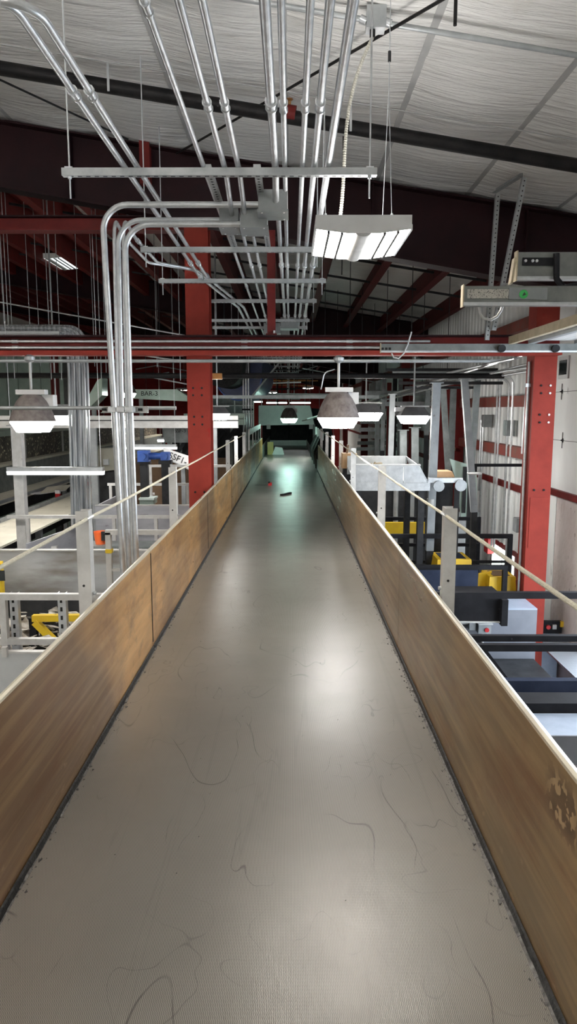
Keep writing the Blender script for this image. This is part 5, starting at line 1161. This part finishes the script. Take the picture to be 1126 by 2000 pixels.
# wall conduits
for i, (px_, pyt, pyb) in enumerate(((998, 735, 1180), (990, 740, 1060), (968, 740, 1080), (973, 740, 1080), (942, 820, 1060), (938, 820, 960))):
    q = PX(px_, 850, WX-.17-.0*i); zt_ = PX(px_, pyt, WX-.17).z; zb_ = PX(px_, pyb, WX-.17).z
    pts = [(WX-.17, q.y, zb_), (WX-.17, q.y, zt_)]
    if i < 2: pts = fillet([pts[0], pts[1], (WX-.9, q.y+.1, zt_+.03)], .15, 5)
    conduit(pts, .018, '%s vertical conduit on the white right wall, counting from the red column' % ORD[i], name='wall_conduit', group='vertical conduits on the right wall', seg=8)
for i, (px_, py_, s_) in enumerate(((990, 836, .09), (946, 822, .08), (1009, 1025, .08))):
    q = PX(px_, py_, WX-.16); t = thing('wall_box', ['grey switch box on the upper red girt','small grey box at the conduit end on the right wall','small grey box low on the right wall beside the column'][i], 'electrical box', (q.x, q.y, q.z-s_), 'boxes on the right wall'); part('body', MB().box(q.x-.03, q.x+.10, q.y-s_, q.y+s_, q.z-s_*1.3, q.z+s_*1.3), galv_box, t); part('cover', MB().box(q.x-.04, q.x-.03, q.y-s_*.9, q.y+s_*.9, q.z-s_*1.2, q.z+s_*1.2), galv_dull, t)
# column conduit and small box
q0 = P(1037, 690, 8.35); q1 = P(1000, 1200, 8.35)
conduit([(2.765, 8.42, .55), (2.765, 8.42, P(1005, 1195, 8.35).z)], .017, 'slim conduit running down the left side of the right column', name='wall_conduit', group='column conduits')
q = P(1011, 1205, 8.2); t = thing('switch_box', 'pale grey switch box on the lower right column', 'electrical box', (q.x, 8.25, q.z-.1)); part('body', MB().box(q.x-.045, q.x+.045, 8.17, 8.29, q.z-.075, q.z+.075), steel_blue, t); part('lever', MB().box(q.x+.045, q.x+.07, 8.2, 8.23, q.z-.01, q.z+.01), galv, t)
a = P(1032, 705, 8.75); b = P(1024, 790, 8.75); t = thing('angled_strut', 'steel angle strut beside the top of the right column', 'strut', (b.x, 8.6, b.z)); part('angle_bar', MB().angle(a, b+Vector((0, 0, -.6)), .06, .06, .005, (0, 1, 0)), galv_dull, t); part('pipe_clamp', MB().box(2.73, 2.79, 8.39, 8.45, .26, .30), galv, t)
# round white lamp on black arm
q = P(926, 924, 9.9); t = thing('disc_lamp', 'round white disc lamp on a black arm at the right wall', 'lamp', (q.x, 9.9, q.z-.03)); part('disc', MB().lathe([(.02, -.02), (.09, -.018), (.105, 0), (.09, .015), (.02, .02)], (q.x, 9.9, q.z), 24), white_paint, t); part('neck', MB().cyl((q.x, 9.9, q.z+.02), (q.x, 9.9, q.z+.10), .035, 10), black, t)
e = P(988, 909, 9.9); part('arm', MB().box(q.x-.02, WX-.15, 9.88, 9.93, q.z+.09, q.z+.13), black, t)
# pale curved machine guard on the wall side
t = thing('machine_guard', 'pale grey curved machine guard against the right wall', 'guard', (2.7, 12.4, -5)); a = P(880, 895, 11.5)
part('front_sheet', MB().prism([P(878, 896, 11.5), P(930, 912, 11.5), P(932, 1005, 11.5), P(900, 1010, 11.5), P(893, 950, 11.5)], (0, .05, 0)), green_pale, t); q = P(906, 960, 11.45); part('slot', MB().box(q.x-.03, q.x+.03, 11.44, 11.47, q.z-.35, q.z+.4), dark_steel, t); part('lower_sheet', MB().box(P(880, 1000, 11.55).x, P(935, 1000, 11.55).x, 11.55, 11.6, -5, P(0, 1000, 11.55).z), steel_blue, t)
t = thing('maroon_partition', 'dark maroon partition behind the leaning posts', 'partition', (2.5, 14, -5)); part('board', MB().box(P(842, 850, 14).x, P(905, 850, 14).x, 14, 14.05, -5, .5), red_dark, t); part('ledge', MB().box(P(885, 880, 13.9).x, 3.2, 13.85, 14.0, P(0, 880, 13.9).z, P(0, 874, 13.9).z), brown_panel, t)
# black platform with railings at lower right
PZ0 = -2.78
def black_rail(y, pxa, pxb, py_, th, label, post=None, xend=None):
    q = P((pxa+pxb)/2, py_, y); x0 = max(P(pxa, py_, y).x, XR+.16); x1 = xend if xend else P(pxb, py_, y).x
    t = thing('black_railing', label, 'railing', ((x0+x1)/2, y, PZ0), 'black platform railings'); part('rail', MB().box(x0, x1, y-th/2, y+th/2, q.z-th/2, q.z+th/2), black, t)
    part('post', MB().box(x0, x0+th, y-th/2-.001, y+th/2+.001, PZ0, q.z-th/2), black, t)
    if post: part('post', MB().box(x1-th, x1, y-th/2-.001, y+th/2+.001, PZ0, q.z-th/2), black, t)
    return t, q.z
black_rail(10.6, 735, 938, 1013, .05, 'farthest black railing bar at right, top of the stack', True)
black_rail(10.2, 770, 935, 1064, .045, 'black railing bar third from the top at right', True)
black_rail(9.2, 755, 1000, 1047, .055, 'black railing bar second from the top, ending before the column', True)
black_rail(9.6, 765, 990, 1097, .035, 'thin black bar above the yellow bins', True)
black_rail(8.49, 800, 990, 1108, .055, 'black bar across the yellow bin at right', True)
t, zz = black_rail(6.75, 840, 1126, 1162, .062, 'thick black bar crossing in front of the red column, upper one', xend=WX-.1)
black_rail(5.75, 905, 1126, 1246, .05, 'upper of two close black bars in front of the lower red column', xend=WX-.1)
black_rail(5.55, 905, 1126, 1264, .055, 'lower of two close black bars in front of the lower red column', xend=WX-.1)
t = thing('work_platform', 'dark steel work platform right of the conveyor', 'platform', (2, 8, -5))
part('deck', MB().box(XR+.1, 2.74, 5.4, 12.5, PZ0-.06, PZ0-.002), dark_steel, t)
for x in (XR+.2, 2.6):
    for y in (5.6, 8.8, 12.2): part('leg', MB().box(x-.06, x+.06, y-.06, y+.06, -5, PZ0-.06), black, t)
zA, zB = P(870, 1114, 8.4).z, P(870, 1157, 8.4).z
t = thing('navy_panel', 'navy painted steel panel with scraped edges under the yellow bin', 'panel', (1.9, 8.4, PZ0)); part('sheet', MB().box(XR+.2, P(933, 1130, 8.4).x, 8.4, 8.43, zB, zA), navy, t); part('lower_lip', MB().box(XR+.2, P(933, 1130, 8.4).x, 8.37, 8.44, zB-.02, zB), steel_pale, t); part('leg', MB().box(1.2, 1.28, 8.43, 8.5, PZ0, zB), navy, t)
zA, zB = P(940, 1168, 7.2).z, P(940, 1213, 7.2).z
t = thing('black_enclosure', 'glossy black steel enclosure below the thick bar', 'enclosure', (1.9, 7.2, zB)); part('front', MB().box(P(880, 1190, 7.2).x, P(985, 1190, 7.2).x, 7.2, 7.7, zB, zA), black, t); part('end_bracket', MB().box(P(978, 1190, 7.15).x, P(990, 1190, 7.15).x, 7.12, 7.2, zB-.03, zA), black, t); part('bottom_edge', MB().box(P(880, 1190, 7.2).x, P(985, 1190, 7.2).x, 7.17, 7.2, zB-.012, zB), steel_pale, t)
# yellow bins
def tub(pa, pb, d, dp, label, lid):
    a_, b_ = P(*pa, d), P(*pb, d); t_ = thing('yellow_bin', label, 'bin', ((a_.x+b_.x)/2, d+dp/2, b_.z), 'yellow plastic bins'); x0, x1, z0_, z1_ = a_.x, b_.x, b_.z, a_.z
    def fr(m0, m1, za, zb_): return MB().add([(x0-m0, d-m0, za), (x1+m0, d-m0, za), (x1+m0, d+dp+m0, za), (x0-m0, d+dp+m0, za), (x0-m1, d-m1, zb_), (x1+m1, d-m1, zb_), (x1+m1, d+dp+m1, zb_), (x0-m1, d+dp+m1, zb_)], [(0,3,2,1),(4,5,6,7),(0,1,5,4),(1,2,6,5),(2,3,7,6),(3,0,4,7)])
    bo = part('body', fr(.0, -.035, z0_, z1_-.03), yellow, t_); part('rim', fr(-.03, -.035, z1_-.04, z1_), yellow, t_); part('lid', fr(-.09, -.09, z1_, z1_+.006), lid, t_)
    for k in range(3): xx = x0+.12+(x1-x0-.2)*k/2.5; part('rib', MB().prism([(xx, d-.012, z0_+.02), (xx+.05, d-.012, z0_+.02), (xx+.04, d+.03, z1_-.06), (xx+.01, d+.03, z1_-.06)], (0, .03, 0)), yellow, bo)
    part('stand', MB().box(x0+.05, x1-.05, d+.05, d+dp-.05, PZ0 if d < 12 else -5, z0_), dark_steel, t_); return t_
tub((850, 1094), (925, 1135), 8.9, .55, 'yellow bin with a dark blue top at right, behind the guard post', navy)
tub((952, 1128), (1010, 1205), 8.55, .45, 'taller yellow bin partly hidden by the red column', brown_panel)
q = P(940, 1150, 8.8); t = thing('yellow_scoop', 'low yellow chute lip beside the taller yellow bin', 'chute', (q.x, 8.8, q.z-.2)); part('back', MB().prism([P(935, 1120, 8.75), P(960, 1116, 8.75), P(950, 1160, 8.75), P(930, 1150, 8.75)], (0, .03, 0)), yellow, t); part('floor', MB().prism([P(930, 1152, 8.7), P(975, 1158, 8.7), P(975, 1166, 8.7), P(930, 1166, 8.7)], (0, .1, 0)), yellow, t); part('stand', MB().box(q.x-.05, q.x+.1, 8.82, 8.9, PZ0, q.z-.08), dark_steel, t)
# grey machine with controls at the column foot
mz = P(940, 1210, 7.35).z
t = thing('baler_body', 'blue grey machine body at the foot of the red column', 'machine', (2.3, 7.6, -5)); part('front_plate', MB().box(P(893, 1220, 7.35).x, 2.755, 7.72, 7.76, -5, mz), machine_grey, t); part('top_plate', MB().box(P(970, 1190, 7.6).x, 2.755, 7.72, 8.25, mz, mz+.015), blue_plate, t)
q = P(944, 1225, 7.65); p = part('control_box', MB().box(q.x-.07, q.x+.07, 7.60, 7.72, q.z-.06, q.z+.05), steel_grey, t); part('red_button', MB().cyl((q.x+.02, 7.585, q.z-.015), (q.x+.02, 7.60, q.z-.015), .025, 12), red_plastic, p); part('hood', MB().box(q.x-.08, q.x+.08, 7.57, 7.72, q.z+.05, q.z+.06), steel_pale, p)
q = P(921, 1222, 7.65); part('socket', MB().box(q.x-.03, q.x+.04, 7.64, 7.72, q.z-.05, q.z+.05), galv_dull, t); part('socket_pipe', MB().cyl((q.x-.20, 7.68, q.z+.02), (q.x-.02, 7.68, q.z+.02), .014, 8), steel_pale, t); q = P(943, 1260, 7.65); part('drop_pipe', MB().cyl((q.x, 7.69, q.z-.3), (q.x, 7.69, q.z+.12), .014, 8), steel_pale, t)
a, b = P(925, 1245, 6.3), P(985, 1325, 6.3); solo('slanted_bar', MB().bar(a, b+(b-a)*.75, .05), black, 'slanted black bar in front of the grey machine front', 'bar')
q = P(1080, 1222, 8.75); t = thing('control_panel', 'black control panel with a red button right of the red column', 'control panel', (q.x, 8.8, -5)); part('cabinet', MB().box(3.07, WX-.04, 8.75, 9.2, -5, P(0, 1237, 8.75).z), blue_plate, t); part('panel_face', MB().box(P(1062, 1222, 8.7).x, P(1098, 1222, 8.7).x, 8.72, 8.78, P(0, 1236, 8.72).z, P(0, 1213, 8.72).z), black, t)
q = P(1064, 1225, 8.7); part('red_button', MB().cyl((q.x+.04, 8.69, q.z), (q.x+.04, 8.72, q.z), .028, 14), red_plastic, t); q = P(1078, 1225, 8.7); part('selector', MB().box(q.x, q.x+.05, 8.69, 8.72, q.z-.025, q.z+.03), steel_pale, t); q = P(1091, 1222, 8.7); part('yellow_tag', MB().box(q.x+.02, q.x+.06, 8.70, 8.74, q.z-.02, q.z+.05), yellow, t)
q0 = P(1096, 1300, 7.6); t = thing('diamond_step', 'diamond plate step beside the bright doorway', 'step', (3.3, 8.0, -5)); part('tread', MB().box(3.06, WX-.02, 7.1, 8.7, P(0, 1280, 8).z-.02, P(0, 1280, 8).z), diamond, t); part('riser', MB().box(3.06, WX-.02, 7.1, 7.13, -5, P(0, 1280, 8).z-.02), blue_plate, t)
# near dark beams and blue plates below the right side wall
def slab(y0, y1, pya, pyb, m, label, name, th=None, cat='beam'):
    za = P(1050, pya, y0).z; zb_ = P(1050, pyb, y0).z; solo(name, MB().box(XR+.16, WX-.02, y0, y1, zb_, za), m, label, cat, 'steel beams at lower right')
slab(5.15, 5.22, 1330, 1367, navy, 'dark navy deep beam crossing below the right side wall', 'navy_beam')
slab(5.02, 5.14, 1368, 1373, steel_grey, 'thin grey lip under the navy deep beam', 'beam_lip')
slab(4.75, 4.95, 1374, 1396, black, 'black beam between the navy beam and the pale plate', 'black_beam')
zq = P(1080, 1398, 4.7).z
t = thing('pale_plate', 'pale blue grey steel plate below the right side wall', 'plate', (2, 4.5, zq-.03)); y1q = PZ(1080, 1436, zq).y; part('sheet', MB().box(XR+.16, WX-.02, y1q, 4.74, zq-.02, zq), blue_plate, t)
part('apron', MB().box(XR+.16, WX-.02, y1q-.012, y1q, zq-.20, zq), machine_grey, t)
for x in (1.2, 3.2): part('leg', MB().box(x-.05, x+.05, 4.5, 4.6, -5, zq-.02), black, t)
for x in (1.1, 3.3):
    solo('beam_support', MB().box(x-.05, x+.05, 4.78, 5.22, -5, P(1050, 1396, 4.75).z-.001), black, 'left black support under the lower right beams' if x < 2 else 'right black support under the lower right beams', 'support', 'beam supports')
# pile of dark junk under the chute
t = thing('dark_press', 'dark press machinery in shade below the silver chute', 'machine', (1.5, 11.5, -5)); part('body', MB().box(XR+.3, 2.3, 11.6, 12.4, -5, -1.3), dark_steel, t); part('ochre_panel', MB().box(1.25, 2.1, 11.0, 11.05, P(0, 1050, 11).z, P(0, 1020, 11).z), yellow_steel, t); part('upright', MB().box(1.9, 1.98, 11.3, 11.38, -5, -1.0), steel_grey, t); part('pipe', MB().cyl((1.7, 11.4, -3), (1.7, 11.4, -1.05), .04, 10), galv_dull, t)
q = P(842, 990, 9.25); t = thing('sleeve_pipe', 'pale pipe with a collar under the upright post at right', 'pipe', (q.x, 9.3, PZ0)); part('shaft', MB().cyl((q.x, 9.3, PZ0), (q.x, 9.3, P(0, 960, 9.3).z), .04, 12), steel_pale, t); part('collar', MB().cyl((q.x, 9.3, q.z+.02), (q.x, 9.3, q.z+.10), .055, 12), steel_pale, t)
q = P(953, 1062, 9.6); solo('red_extinguisher_box', MB().box(WX-.14, WX-.03, PX(953, 1062, WX-.1).y-.12, PX(953, 1062, WX-.1).y+.12, PX(953, 1062, WX-.1).z-.15, PX(953, 1062, WX-.1).z+.1), red_plastic, 'small red box low on the white right wall', 'box')
c = PX(982, 1098, WX-.03)
wv = thing('window_2', None, None, (WX-.03, c.y, c.z-.3), kind='structure'); part('window_frame', MB().box(WX-.03, WX-.005, c.y-.7, c.y+.7, c.z-.28, c.z+.28), red_dark, wv); part('pane', MB().box(WX-.036, WX-.03, c.y-.55, c.y+.05, c.z-.24, c.z+.2), e_day, wv); part('pane', MB().box(WX-.036, WX-.03, c.y+.1, c.y+.62, c.z-.24, c.z+.2), e_day, wv)
